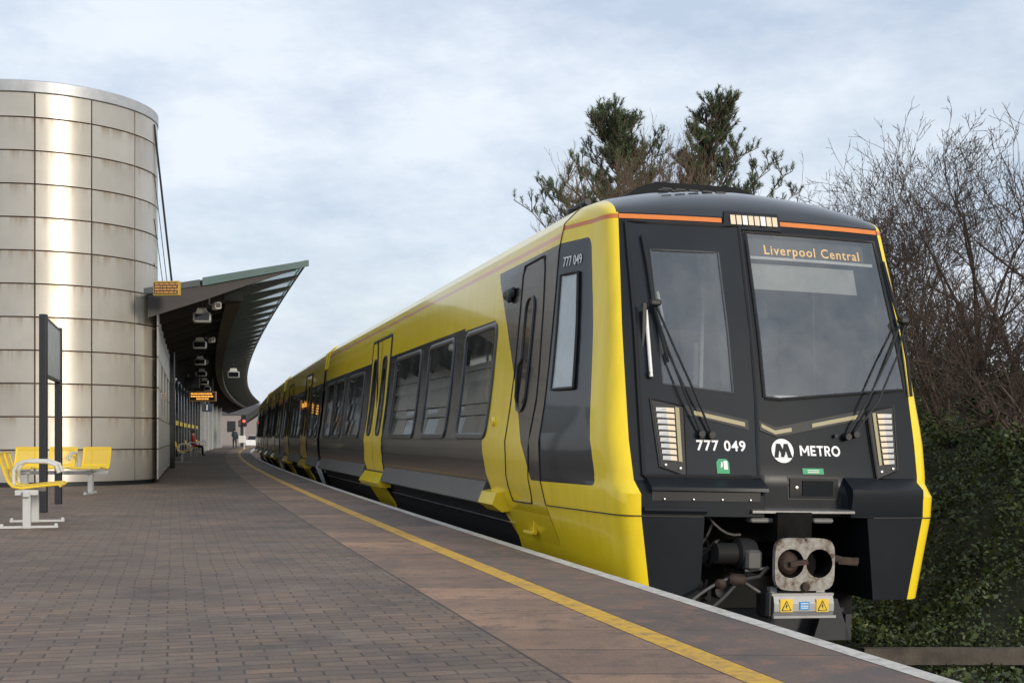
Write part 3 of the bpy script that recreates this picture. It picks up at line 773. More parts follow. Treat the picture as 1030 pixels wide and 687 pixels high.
# round emblem: white disc, dark M
mb=MB(); n=40; r=.092
vs=[(U(0,.84)-.006,0,.84)]+[(U(r*math.cos(2*math.pi*k/n),.84+r*math.sin(2*math.pi*k/n))-.006,r*math.cos(2*math.pi*k/n),.84+r*math.sin(2*math.pi*k/n)) for k in range(n)]
em=mb.add(vs,[(0,1+k,1+(k+1)%n) for k in range(n)]).build('round_emblem',M['letter'],train,fixn=False)
mm=MB()
for P in ([(.075,-.052),(.042,-.052),(.018,.055),(.050,.055)],[(.050,.055),(.018,.055),(-.020,-.030),(.012,-.030)],[(.012,-.030),(-.0,-.048),(.0,-.048),(.012,-.030)],[(.020,-.048),(-.008,-.048),(-.014,.0),(.012,.0)],[(-.014,.055),(-.046,.055),(-.012,-.035),(.010,-.035)],[(-.014,.055),(-.046,.055),(-.076,-.052),(-.040,-.052)]):
    mm.add([(U(v,.84+w_)-.010,v,.84+w_) for v,w_ in P],[(0,1,2,3)])
mm.build('emblem_letter',M['dark'],em,fixn=False)
g=fpoly([(.555,.66),(.455,.66),(.455,.745),(.475,.77),(.535,.77),(.555,.745)],.023,'exit_sticker',M['green'])
fpoly([(.50,.69),(.468,.69),(.468,.755),(.50,.755)],.026,'sticker_symbol',M['white'],g)
fpoly([(.525,.70),(.507,.715),(.507,.745),(.52,.745)],.026,'sticker_symbol',M['white'],g)
g=fpoly([(-.15,.665),(-.33,.665),(-.33,.71),(-.15,.71)],.006,'green_plate',M['green'])
textmesh('MOBILE\nCAR',.018,0,lambda x,y:(U(-.24-x,.688+y)-.009,-.24-x,.688+y)) if False else None
# small lettering bars on the plate read as two tiny lines
for ww in (.694,.679): fpoly([(-.19,ww-.003),(-.29,ww-.003),(-.29,ww+.003),(-.19,ww+.003)],.009,'plate_line',M['white'],g)
# --- equipment hatch
h=fpoly([(-.02,.47),(-.46,.47),(-.46,.645),(-.02,.645)],.004,'equipment_hatch',M['black'])
fpoly([(-.035,.482),(-.445,.482),(-.445,.632),(-.035,.632)],.012,'hatch_cover',M['panel'],h,th=.01)
fpoly([(-.14,.50),(-.40,.50),(-.40,.615),(-.14,.615)],.016,'hatch_window',M['darkglass'],h)
mb=MB(); mb.lathe([(0,-.008),(.013,-.006),(.013,.004)],12,(U(-.09,.56)-.012,-.09,.56),axis='x'); mb.build('hatch_lock',M['steel'],h)
# --- ledges and skirt
def fbox(v0,v1,prof,name,mat):
    """prism along v whose section (du,w) is measured from the front surface"""
    mb=MB(); n=len(prof); vs=[]; K=6
    for i in range(K+1):
        v=v0+(v1-v0)*i/K; base=ub(.34)-.10*(1-(v/1.165)**2)-.12
        vs+=[(base+d,v,w_) for d,w_ in prof]
    fs=[(i*n+k,i*n+(k+1)%n,(i+1)*n+(k+1)%n,(i+1)*n+k) for i in range(K) for k in range(n)]+[tuple(range(n)),tuple(range(K*n,K*n+n))]
    return mb.add(vs,fs).build(name,mat,train,smooth=30)
fbox(1.10,.205,[(-.03,.555),(-.035,.530),(.12,.525),(.14,.635),(.10,.625)],'bumper_ledge',M['dark'])
fbox(-.50,-1.15,[(-.03,.555),(-.035,.50),(.0,.345),(.12,.345),(.14,.645),(.10,.635)],'bumper_ledge',M['dark'])
fbox(1.09,.26,[(-.004,.525),(-.004,.455),(.06,.455),(.06,.525)],'step_slot',M['black'])
for v in (1.0,.78,.56,.34):
    mb=MB(); mb.lathe([(0,-.006),(.007,-.005),(.007,.004)],8,(U(v,.49)-.012,v,.465),axis='x'); mb.build('slot_bolt',M['steel'],train)
fbox(1.15,.68,[(-.02,.405),(-.03,.38),(-.012,.358),(.04,.358),(.04,.41)],'lower_lip',M['dark'])
fbox(.33,-.52,[(-.0,.40),(-.03,.39),(-.03,.372),(.3,.372),(.3,.40)],'coupler_sill',simpleM('sill_metal',(.22,.22,.22),.4,metal=.6))
# lower skirt panels (front faces) left and right of the coupler
def skirt(v0,v1,vt0,vt1):
    mb=MB(); vs=[]; K=5
    rows=[-.30,-.1,.1,.335]
    for i in range(K+1):
        for w_ in rows:
            f=(w_+.30)/.635; a=v0+(vt0-v0)*f; b=v1+(vt1-v1)*f; v=a+(b-a)*i/K; vs.append((U(v,w_)+.0,v,w_))
    n=len(rows); fs=[(i*n+j,(i+1)*n+j,(i+1)*n+j+1,i*n+j+1) for i in range(K) for j in range(n-1)]
    # inner return going back
    o=len(vs)
    for w_ in rows:
        f=(w_+.30)/.635; v=v1+(vt1-v1)*f; vs.append((U(v,w_)+.9,v*1.02,w_))
    fs+=[(K*n+j,o+j,o+j+1,K*n+j+1) for j in range(n-1)]
    mb.add(vs,fs).build('front_skirt',M['dark'],train,smooth=35,fixn=False)
skirt(vb(-.3),.70,vb(.34),.69); skirt(-vb(-.3),-.74,-vb(.34),-.65)
# seam lines around the nose at w=.34 and at the nose joint
def npath(s,t0,t1,w_,off=.003,n=14):
    P=[]
    for i in range(n+1):
        t=t0+(t1-t0)*i/n
        v,u=nose(t,w_); P.append((u-off*.7,s*(v+off),w_))
    return P
for s in (1,-1):
    MB().tube(npath(s,1.99,0,.338)+[(U(s*v,.34)-.002,s*v,.338) for v in (1.1,1.0,.85,.70)],.006,4).build('body_seam',M['black'],train)
    mb=MB()
    mb.tube([(1.49,s*(V(w_)+.001),w_) for w_ in (.34,.55,.87,1.2,1.5,2.1,2.5,2.72)]+[(1.47,s*1.24,2.85),(1.45,s*1.05,2.93)],.007,4)
    mb.build('body_seam',M['black'],train)
MB().tube([(1.49,V(w_)+.0005,w_) for w_ in (.33,.15,-.01,-.28)],.003,4).build('skirt_seam',simpleM('seam_olive',(.2,.14,.02),.6),train)
# yellow lower side of cab between nose and black skirt (body skirt there is recoloured in the livery); close the space under the nose
mb=MB()
for s in (1,-1):
    mb.add([(1.49,s*V(q),q) for q in (-.30,-.1,.1,.25)]+[(3.2,s*V(q),q) for q in (-.30,-.1,.1,.25)],[(0,4,5,1),(1,5,6,2),(2,6,7,3)])
# --- cab side door, window, handle, camera, text
def ring_path(pts,off=.004):
    return [(u,V(w_)+off,w_) for u,w_ in pts]
cd=side_panel(1.93,2.64,.32,2.50,.10,.004,1)
# the door is drawn by its seam and recess
dpts=[(1.90,2.40),(1.84,2.0),(1.77,1.25),(1.86,.68),(1.90,.40),(1.95,.33),(2.62,.32),(2.67,.45),(2.66,.87),(2.65,1.46),(2.65,2.40),(2.60,2.50),(1.96,2.51),(1.90,2.40)]
full=[]
for a,b in zip(dpts[:-1],dpts[1:]):
    for k in range(4): full.append((a[0]+(b[0]-a[0])*k/4,a[1]+(b[1]-a[1])*k/4))
full.append(dpts[-1])
cdo=MB().tube(ring_path(full,.002),.007,4).build('cab_door',M['black'],train)
side_ring(2.14,2.43,1.15,2.18,.12,.004,.016).build('door_recess_rim',simpleM('rim_dark',(.02,.02,.023),.3),cdo,smooth=50)
side_panel(2.14,2.43,1.15,2.18,.12,.004,1).build('door_window',M['darkglass'],cdo)
mb=MB(); mb.tube([(2.30,V(1.2)+.03,1.22),(2.30,V(1.4)+.06,1.28),(2.30,V(1.5)+.06,1.55),(2.30,V(1.6)+.03,1.62)],.018,8); mb.build('door_handle',M['black'],cdo,smooth=40)
for s in (1,-1):
    vs=[]; T2=[1.40,1.55,1.7,1.86]; Wn=[float(q) for q in np.linspace(1.31,2.27,8)]
    for t in T2:
        for w_ in Wn:
            tt=t+(.0 if t<1.6 else .02*(2.27-w_)); v,u=nose(min(tt,1.9),w_); vs.append((u-.006,s*(v+.010),w_))
    cw=MB().add(vs,[(i*8+j,(i+1)*8+j,(i+1)*8+j+1,i*8+j+1) for i in range(3) for j in range(7)]).build('cab_side_window',simpleM('frosted_pane',(.46,.50,.50),.2,vary=.10,scale=5),train,fixn=False)
    pts_=[(1.40,w_) for w_ in Wn]+[(t,2.27) for t in (1.5,1.6,1.75)]+[(1.86,w_) for w_ in reversed(Wn)]+[(t,1.31) for t in (1.7,1.55,1.40)]
    P=[]
    for t,w_ in pts_: v,u=nose(t,w_); P.append((u-.006,s*(v+.011),w_))
    MB().tube(P,.015,6).build('window_trim',M['black'],cw,smooth=40)
def nt_(x,y):
    t=1.58-x/.36*.50; w_=2.375+y; v,u=nose(t,w_); return (u-.005,v+.007,w_)
textmesh('777 049',.115,.001,nt_).build('lettering',M['letter'],train,fixn=False)
mb=MB(); mb.box((3.05,V(2.3)+.02,2.29),(.36,.05,.09),bev=.02); mb.box((3.0,V(2.3)+.03,2.25),(.12,.05,.10),bev=.02); mb.build('side_camera',M['black'],train,smooth=40)
mb=MB(); mb.lathe([(.0,.0),(.05,.0),(.04,.03),(0,.035)],12,(3.2,V(1.06)+.0,1.06),axis='y'); mb.build('side_button',M['yellow'],train)
mb=MB(); mb.prism([(1.40,.42),(1.56,.38),(1.60,.27),(1.50,.20),(1.36,.22)],2.92,3.52,axis='x'); mb.build('door_step',M['yellow'],train)
mb=MB(); mb.add([(2.10,V(.19)+.003,.19),(2.42,V(.19)+.003,.19),(2.38,V(.05)+.003,.05),(2.06,V(.05)+.003,.05)],[(0,1,2,3)]); o=mb.build('foot_recess',simpleM('recess_dark',(.16,.11,.02),.7),train)
mb=MB(); mb.box((2.24,V(.12)+.02,.06),(.30,.05,.02)); mb.box((2.12,V(.12)+.01,.12),(.03,.03,.12)); mb.build('foot_step',M['yellow'],o)
# cab-side skirt panels, proud of the underframe
for s in (1,-1):
    mb=MB(); ws_=[-.30,-.15,-.01,.12,.245]
    vs=[(1.49,s*(V(q)+.004),q) for q in ws_]+[((3.13 if q>.19 else 2.9),s*(V(q)+.004),q) for q in ws_]
    n=len(ws_); mb.add(vs,[(j,n+j,n+j+1,j+1) for j in range(n-1)])
    mb.build('cab_skirt',M['yellow'],train,fixn=False)
# --- wipers, handle
def wp(v,w_,off): return (U(v,w_)-off,v,w_)
mb=MB()
mb.tube([wp(.585,.96,.05),wp(.70,1.25,.09),wp(.86,1.66,.10),wp(.955,1.98,.07)],.009,6)
mb.tube([wp(.67,.965,.05),wp(.78,1.25,.09),wp(.90,1.62,.10),wp(.955,1.92,.07)],.009,6)
wpr=mb.build('wiper',M['black'],train,smooth=50)
mb=MB()
for v,w_ in ((.585,.95),(.665,.955)): mb.lathe([(0,-.05),(.026,-.05),(.03,-.02),(.03,.02)],12,(U(v,w_)-.025,v,w_),axis='x')
mb.build('wiper_pivot',M['black'],wpr,smooth=40)
MB().tube([wp(.985,2.52,.045),wp(.965,2.25,.05),wp(.955,1.95,.05),wp(.90,1.60,.05),wp(.88,1.5,.05)],.012,6).build('wiper_blade',M['black'],wpr,smooth=50)
mb=MB(); mb.box((U(.955,1.95)-.09,.955,1.96),(.05,.09,.05),bev=.012); mb.build('wiper_joint',M['black'],wpr)
mb=MB()
mb.tube([wp(-.56,.97,.04),wp(-.75,1.25,.09),wp(-1.0,1.62,.10),wp(-1.20,1.93,.06)],.009,6)
mb.tube([wp(-.63,.99,.04),wp(-.85,1.25,.09),wp(-1.08,1.62,.10),wp(-1.215,1.88,.06)],.009,6)
wpr=mb.build('wiper',M['black'],train,smooth=50)
mb=MB()
for v,w_ in ((-.555,.96),(-.63,.98)): mb.lathe([(0,-.05),(.026,-.05),(.03,-.02),(.03,.02)],12,(U(v,w_)-.02,v,w_),axis='x')
mb.lathe([(0,-.03),(.014,-.03),(.014,.0)],10,(U(-.46,.97)-.01,-.46,.965),axis='x')
mb.build('wiper_pivot',M['black'],wpr,smooth=40)
MB().tube([wp(-1.135,2.42,.03),wp(-1.17,2.1,.035),wp(-1.20,1.9,.035),wp(-1.215,1.6,.035),wp(-1.215,1.30,.03)],.013,6).build('wiper_blade',M['black'],wpr,smooth=50)
mb=MB(); mb.box((U(-1.205,1.9)-.07,-1.205,1.92),(.07,.09,.07),bev=.02); mb.build('wiper_joint',M['black'],wpr)
mb=MB(); mb.tube([wp(1.02,1.90,.055),wp(1.02,1.38,.055)],.014,10); hd=mb.build('grab_handle',M['white'],train,smooth=40)
mb=MB()
for q in (1.88,1.40): mb.box((U(1.02,q)-.03,1.02,q),(.06,.045,.05),bev=.01)
mb.box((U(1.02,1.64)-.008,1.045,1.64),(.02,.03,.62)); mb.build('handle_mount',M['black'],hd)
# --- roof items on the cab
mb=MB(); mb.prism([(-.75,3.0),(-.55,3.12),(-.30,3.19),(.45,3.19),(.62,3.13),(.80,3.0)],1.75,4.2,axis='x'); mb.build('roof_pod',simpleM('pod_black',(.02,.021,.023),.85,spec=.15),train)
for i in range(5):
    for j in range(2): mb=MB().box((1.05+j*.16,.62-i*.12-j*.03,ip(1.05+j*.16,[.9,1.5],[2.965,3.045])-.0),(.03,.085,.012)); mb.build('roof_vent_slot',M['black'],train)
mb=MB(); mb.tube([(2.0,1.02,2.9),(2.0,1.02,3.0)],.05,8); mb.tube([(2.25,1.06,2.9),(2.25,1.06,2.98)],.05,8); mb.tube([(1.9,1.03,3.0),(2.35,1.06,2.98)],.03,8); mb.build('roof_horn',M['black'],train)
# --- cavity under the nose, coupler and hoses
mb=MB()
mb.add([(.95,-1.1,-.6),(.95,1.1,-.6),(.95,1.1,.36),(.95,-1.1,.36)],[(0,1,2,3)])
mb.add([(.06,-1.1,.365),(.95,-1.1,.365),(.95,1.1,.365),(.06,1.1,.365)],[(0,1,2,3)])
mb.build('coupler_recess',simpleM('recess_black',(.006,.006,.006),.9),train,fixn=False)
cp=MB()
# octagonal head with two round openings: ring faces
def headface(u):
    return [(u,v,w_) for v,w_ in ((.26,-.10),(.17,-.185),(-.17,-.185),(-.26,-.10),(-.26,.12),(-.17,.20),(.17,.20),(.26,.12))]
f0=headface(-.33); f1=headface(-.12)
n=8
# front face with openings built from radial strips around each opening
def plate_hole(cy,cz,r,outer,u,rec,mb):
    K=40; cs=[]; oc=[]
    for k in range(K):
        a=2*math.pi*k/K; dv,dw=math.cos(a),math.sin(a)
        cs.append((u,cy+r*dv,cz+r*dw))
        # outer intersection with box
        y0,y1,z0,z1=outer; ts=[]
        if dv>1e-6: ts.append((y1-cy)/dv)
        if dv<-1e-6: ts.append((y0-cy)/dv)
        if dw>1e-6: ts.append((z1-cz)/dw)
        if dw<-1e-6: ts.append((z0-cz)/dw)
        t=min(ts); yy,zz=cy+dv*t,cz+dw*t
        # chamfer corners
        e=abs(yy)/.24; f=(abs(zz-.008)/.193); q_=e**5+f**5
        if q_>1: s=q_**-.2; yy,zz=yy*s,.008+(zz-.008)*s
        oc.append((u,yy,zz))
    rc=[(u+rec,cy+(y-cy)*.85,cz+(z-cz)*.85) for _,y,z in cs]
    mb.add(oc+cs+rc,[(k,(k+1)%K,K+(k+1)%K,K+k) for k in range(K)],0); mb.add(cs+rc,[(k,(k+1)%K,K+(k+1)%K,K+k) for k in range(K)],1)
    bk=[(u+rec,cy+(y-cy)*.85,cz+(z-cz)*.85) for _,y,z in cs]; mb.add(bk,[tuple(range(K))],1)
    ring=[p for p in oc]; mb.add(oc+[(u+.06,y*.97,z) for _,y,z in oc],[(k,(k+1)%K,K+(k+1)%K,K+k) for k in range(K)],0)
plate_hole(.115,.015,.106,(0,.24,-.185,.20),-.33,.05,cp)
plate_hole(-.115,.015,.106,(-.24,0,-.185,.20),-.33,.20,cp)
m=Mat('coupler_metal'); nA=m.noise(9,6,.7); m.set(Base_Color=m.ramp(nA,[(.38,(.10,.055,.035)),(.47,(.24,.21,.18)),(.6,(.34,.33,.30))]),Roughness=.7,Metallic=.1); m.bump(m.noise(40,3),.4,.01); M['coupler']=m.m
cph=cp.build('coupler',[M['coupler'],M['underframe']],train,smooth=30)
mb=MB(); mb.lathe([(.0,-.02),(.05,-.02),(.085,.01),(.09,.04)],20,(-.31,.125,.015),axis='x'); mb.box((-.335,.06,.02),(.05,.14,.035),rot=Matrix.Rotation(R(-8),3,'X')); mb.build('coupler_cone',M['rust'],cph,smooth=40)
mb=MB(); mb.lathe([(0,-.03),(.03,-.03),(.035,.0),(.05,.01)],10,(-.33,0,-.155),axis='x'); mb.build('coupler_bolt',M['rust'],cph)
mb=MB(); mb.tube([(-.25,0,-.0),(.9,0,-.02)],.13,14); mb.box((-.0,0,.27),(.30,.28,.22)); mb.build('coupler_shank',M['underframe'],cph,smooth=40)
for q,wd in ((.22,.20),(-.28,.17)): MB().box((-.02,q,.315),(.10,wd,.035),bev=.01).build('coupler_bracket',simpleM('bracket_grey',(.16,.16,.16),.5),cph)
mb=MB(); mb.tube([(-.18,-.25,.05),(-.18,-.36,.03)],.03,8); mb.box((-.18,-.42,.02),(.05,.16,.055),rot=Matrix.Rotation(R(4),3,'X')); mb.tube([(-.18,-.50,.045),(-.18,-.50,.0)],.02,8); mb.build('release_lever',M['rust'],cph,smooth=40)
mb=MB(); mb.lathe([(0,.30),(.06,.30),(.10,.31),(.115,.36),(.115,.44),(.08,.46),(.08,.62),(.0,.62)],20,(-.10,0,.07),axis='y'); mb.build('buffer_cylinder',simpleM('cyl_grey',(.016,.016,.016),.6,spec=.12),cph,smooth=30)
mb=MB(); mb.box((-.18,.36,.03),(.12,.13,.15),bev=.02); mb.build('valve_block',simpleM('valve_alu',(.07,.07,.07),.5,metal=.4),cph)
eb=MB(); eb.prism([(-.26,-.21),(-.31,-.225),(-.33,-.28),(-.33,-.335),(-.30,-.385),(-.12,-.385),(-.12,-.21)],-.24,.24,axis='y'); eb.box((-.31,0,-.375),(.07,.50,.018)); eb.box((-.28,0,-.215),(.05,.50,.018)); eb.box((-.2,.20,-.20),(.06,.05,.06)); eb.box((-.2,-.18,-.20),(.06,.07,.06))
eb=eb.build('electric_coupler_box',simpleM('box_alu',(.30,.30,.30),.5,metal=.3),train)
mb=MB(); mb.box((-.22,.27,-.29),(.2,.05,.20),bev=.02); mb.build('box_end_cap',M['black'],eb)
for v0 in (.145,-.145):
    q=MB(); q.add([(-.3345,v0+.05,-.34),(-.3345,v0-.05,-.34),(-.3345,v0-.05,-.245),(-.3345,v0+.05,-.245)],[(0,1,2,3)])
    s3=q.build('warning_sticker',simpleM('sticker_yellow',(.75,.50,.02),.5),eb)
    q=MB(); q.tube([(-.336,v0+.036,-.328),(-.336,v0-.036,-.328),(-.336,v0,-.258),(-.336,v0+.036,-.328)],.004,4)
    q.add([(-.337,v0+.006,-.275),(-.337,v0-.010,-.297),(-.337,v0-.002,-.297),(-.337,v0-.006,-.318),(-.337,v0+.010,-.294),(-.337,v0+.001,-.294)],[(0,1,2,3,4,5)]); q.build('warning_symbol',M['black'],s3)
q=MB(); q.add([(-.3345,.04,-.325),(-.3345,-.04,-.325),(-.3345,-.04,-.265),(-.3345,.04,-.265)],[(0,1,2,3)]); s3=q.build('info_sticker',M['blue'],eb)
q=MB(); 
for z_ in (-.282,-.300,-.314): q.add([(-.336,.03,z_),(-.336,-.03,z_),(-.336,-.03,z_+.006),(-.336,.03,z_+.006)],[(0,1,2,3)])
q.build('sticker_line',M['white'],s3)
def sag(a,b,d,n=10):
    a,b=Vector(a),Vector(b); return [a.lerp(b,i/n)+Vector((0,0,-d*4*(i/n)*(1-i/n))) for i in range(n+1)]
mb=MB(); mb.tube(sag((-.15,.52,-.11),(-.2,.98,-.40),-.04),.012,8); mb.build('brake_hose',simpleM('hose_grey',(.075,.075,.07),.6),train,smooth=50)
mb=MB(); mb.tube(sag((-.16,.48,-.16),(-.1,.85,-.42),.05),.015,8); mb.build('brake_hose',simpleM('hose_dark',(.05,.05,.05),.6),train,smooth=50)
mb=MB(); mb.tube([(-.15,.42,-.12),(-.2,.30,-.09),(-.25,.26,-.02)],.016,8); mb.tube([(-.15,.42,-.13),(-.22,.34,-.19),(-.2,.28,-.22)],.015,8); mb.tube([(-.2,.42,-.05),(-.22,.27,-.03)],.014,8); mb.build('air_pipe',simpleM('pipe_dull',(.09,.09,.087),.5,metal=.4),train,smooth=50)
mb=MB(); mb.lathe([(0,.40),(.03,.40),(.045,.43),(.045,.50),(.03,.53),(.0,.53)],12,(-.16,0,-.12),axis='y'); mb.box((-.17,.60,-.15),(.07,.08,.07),bev=.02); mb.build('hose_coupling',M['rust'],train,smooth=40)
mb=MB()
random.seed(3)
for k in range(34):
    a=Vector((random.uniform(.0,.6),random.uniform(.3,1.0),random.uniform(-.35,.28))); b=a+Vector((random.uniform(-.1,.2),random.uniform(-.3,.3),random.uniform(-.18,.18))); mb.tube(sag(a,b,.05,5),random.uniform(.008,.02),6)
for k in range(7):
    mb.lathe([(0,-.05),(.06,-.05),(.07,.0),(.07,.08),(0,.08)],12,(random.uniform(.2,.5),random.uniform(.35,1.0),random.uniform(-.3,.2)),axis='x')
mb.build('pipework',simpleM('pipe_grey',(.032,.03,.028),.5),train,smooth=40)
mb=MB(); mb.prism([(-.50,-.30),(-.40,-.30),(-.30,-.62),(-.62,-.62)],.10,.13,axis='x'); mb.box((.4,-.6,-.52),(.6,.05,.2)); mb.box((.30,0,-.50),(.05,1.3,.22)); mb.build('rail_guard',simpleM('guard_grey',(.028,.031,.034),.7),train)
#PART2
# ================================================================== STATION
# --- cylindrical metal tower
TX,TY,TR=-9.5,26.3,2.3
ANR=.25
m=Mat('brushed_cladding'); gi=m.n('ShaderNodeNewGeometry'); rnd=X(m.nt,gi.outputs['Random Per Island'])
x,y,z=m.xyz('Object'); nz=m.noise(1.2,5,.6); st=m.noise(3,5,.6,stretch=(3,3,.35)); fine=m.noise(30,3,.6,stretch=(6,6,.15))
c=m.ramp(rnd,[(0,(.51,.485,.435)),(1,(.58,.555,.50))])
c=m.mix(1.0,c,m.ramp(nz,[(.3,(.90,.89,.87)),(.7,(1.06,1.05,1.04))]),'MULTIPLY')
warm=((z*-1+4.6)*.28).mxx(0).mn(1)  # warm ground reflection painted into the lower panels, broken up by stain noise
c=m.mix(warm*X(m.nt,m.ramp(st,[(.45,(0,)*3),(.72,(.45,)*3)])),c,(.62,.54,.42))
fz=((z-.07)/.612).op('FRACT'); run=fz.op('POWER',5)*X(m.nt,m.ramp(m.noise(7,4,.6,stretch=(1,1,.04)),[(.42,(0,)*3),(.62,(.9,)*3)]))
c=m.mix(run,c,(.30,.21,.12))
m.set(Base_Color=c,Metallic=.5,Roughness=X(m.nt,m.ramp(fine,[(.3,(.38,)*3),(.7,(.46,)*3)])))
m.b.inputs['Anisotropic'].default_value=.78; m.b.inputs['Anisotropic Rotation'].default_value=ANR; tg=m.n('ShaderNodeTangent',direction_type='RADIAL',axis='Z'); m.l(tg.outputs[0],m.b.inputs['Tangent'])
M['clad']=m.m
m=Mat('cladding_joint'); nz=m.noise(4,4); m.set(Base_Color=m.ramp(nz,[(.4,(.045,.035,.028)),(.6,(.11,.06,.035))]),Roughness=.9); M['joint']=m.m
camd=Vector((-TX,-TY,0)).normalized(); cr_=Vector((-camd.y,camd.x,0)); 
if cr_.x<0: cr_=-cr_
tower=thing('stair_tower','tall round tower clad in square brushed metal panels at the left edge','tower',(TX,TY,0))
tm=MB(); WZ=[.07+.612*i for i in range(12)]+[7.26]
for k in range(14):
    a0=R(-2+360/14*k)+.006; a1=R(-2+360/14*(k+1))-.006; S=6
    for j in range(12):
        z0,z1=WZ[j]+.013,WZ[j+1]-.013; vs=[]
        tilt=random.uniform(-.006,.006)
        for i in range(S+1):
            a=a0+(a1-a0)*i/S; n_=camd*math.cos(a)+cr_*math.sin(a)
            for zz,dr2 in ((z0,0),(z1,tilt)): vs.append(n_*(TR+dr2)+Vector((0,0,zz)))
        fs=[(2*i,2*i+1,2*i+3,2*i+2) for i in range(S)]
        # folded edges back to the core
        b=len(vs); vs2=[v-Vector((v.x,v.y,0)).normalized()*.035 for v in vs]
        fs+=[(2*i,2*i+2,b+2*i+2,b+2*i) for i in range(S)]+[(2*i+1,2*i+3,b+2*i+3,b+2*i+1) for i in range(S)]+[(0,1,b+1,b),(2*S,2*S+1,b+2*S+1,b+2*S)]
        tm.add(vs+vs2,fs)
tm.build('cladding',M['clad'],tower,smooth=30)
MB().lathe([(TR-.035,.0),(TR-.035,7.26)],64).build('backing_drum',M['joint'],tower,smooth=30)
MB().lathe([(TR-.10,.0),(TR-.03,.0),(TR-.03,.075)],64).build('plinth',M['post'],tower,smooth=30)
MB().lathe([(TR-.05,7.25),(TR+.012,7.275),(TR+.012,7.47),(TR-.05,7.50),(0,7.52)],64).build('cornice',simpleM('cornice_grey',(.42,.43,.44),.45,metal=.3),tower,smooth=40)
# --- station building with the same cladding following the platform
bld=thing('station_building','low metal clad station building running along the platform beside the tower','building',(0,0,0))
WA=-.25
def wallpanels(y0,y1,step,a,rows,name,mat,openings=()):
    mb=MB(); y=y0
    while y<y1-.01:
        yb=min(y1,y+step)
        for j in range(len(rows)-1):
            if any(o0<=y+.01 and yb-.01<=o1 and p0<=rows[j]+.01 and rows[j+1]-.01<=p1 for o0,o1,p0,p1 in openings): continue
            z0,z1=rows[j]+.012,rows[j+1]-.012; A=(cx(y+.012,a),y+.012); B=(cx(yb-.012,a),yb-.012)
            mb.add([(*A,z0),(*B,z0),(*B,z1),(*A,z1),(A[0]-.03,A[1],z0),(B[0]-.03,B[1],z0),(B[0]-.03,B[1],z1),(A[0]-.03,A[1],z1)],[(0,1,2,3),(0,4,5,1),(3,2,6,7),(0,3,7,4),(1,5,6,2)])
        y=yb
    return mb.build(name,mat,bld)
rowsW=[.07+.612*i for i in range(7)]
wins=[(29.0+3*k,29.0+3*k+1.5,rowsW[2],rowsW[4]) for k in range(4)]
wallpanels(26.0,41.0,1.5,WA,rowsW,'cladding',M['clad'],[(a,b,c,d) for a,b,c,d in wins])
curve_solid(WA-5.2,WA-.03,0,3.76,28.9,41.0,16).build('wall',M['joint'],bld)
curve_solid(WA-.4,WA-.03,0,3.76,26.4,28.88,6).build('wall_return',M['joint'],bld)
for a,b,c,d in wins:
    MB().add([(cx(a+.05,WA)-.01,a+.05,c+.03),(cx(b-.05,WA)-.01,b-.05,c+.03),(cx(b-.05,WA)-.01,b-.05,d-.03),(cx(a+.05,WA)-.01,a+.05,d-.03)],[(0,1,2,3)]).build('window',simpleM('pale_glass',(.20,.22,.24),.08),bld)
curve_solid(WA-5.4,WA+.05,3.77,3.9,28.9,41.0,16).build('roof',M['post'],bld)
# farther part of the building: glazed waiting area
shel=thing('waiting_area','dark glazed waiting area with yellow safety panels under the canopy','building',(0,0,0))
curve_solid(-5.0,-.80,0,3.8,41.02,118,40).build('wall',simpleM('waiting_wall',(.018,.018,.024),.25,vary=.5),shel)
for k in range(20):
    y=43+k*3.7
    MB().box((cx(y,-.70),y,1.8),(.09,.09,3.6)).build('mullion',M['post'],shel)
for k in range(9):
    y=44+k*5.2
    MB().box((cx(y,-.62),y,1.55),(.03,2.6,.20),rot=math.atan(-cslope(y))).build('safety_panel',simpleM('safety_yellow',(.60,.46,.05),.5),shel)
for k,y in enumerate((84,90,97,104,111)):
    MB().box((cx(y,-.15),y,1.75),(.35,.35,3.5),bev=.03).build('column',simpleM('column_grey',(.30,.31,.31),.6),shel)
tag(MB().box((cx(38.6,-.20)+.02,38.6,1.75),(.13,.13,3.5)).build('canopy_post',M['post']),'black post standing at the end of the metal clad wall','post')
tag(MB().box((cx(42.5,-.38),42.5,1.75),(.09,.05,1.7)).build('yellow_door_edge',simpleM('edge_yellow',(.60,.50,.16),.5)),'narrow vertical yellow strip beside the black post','panel')
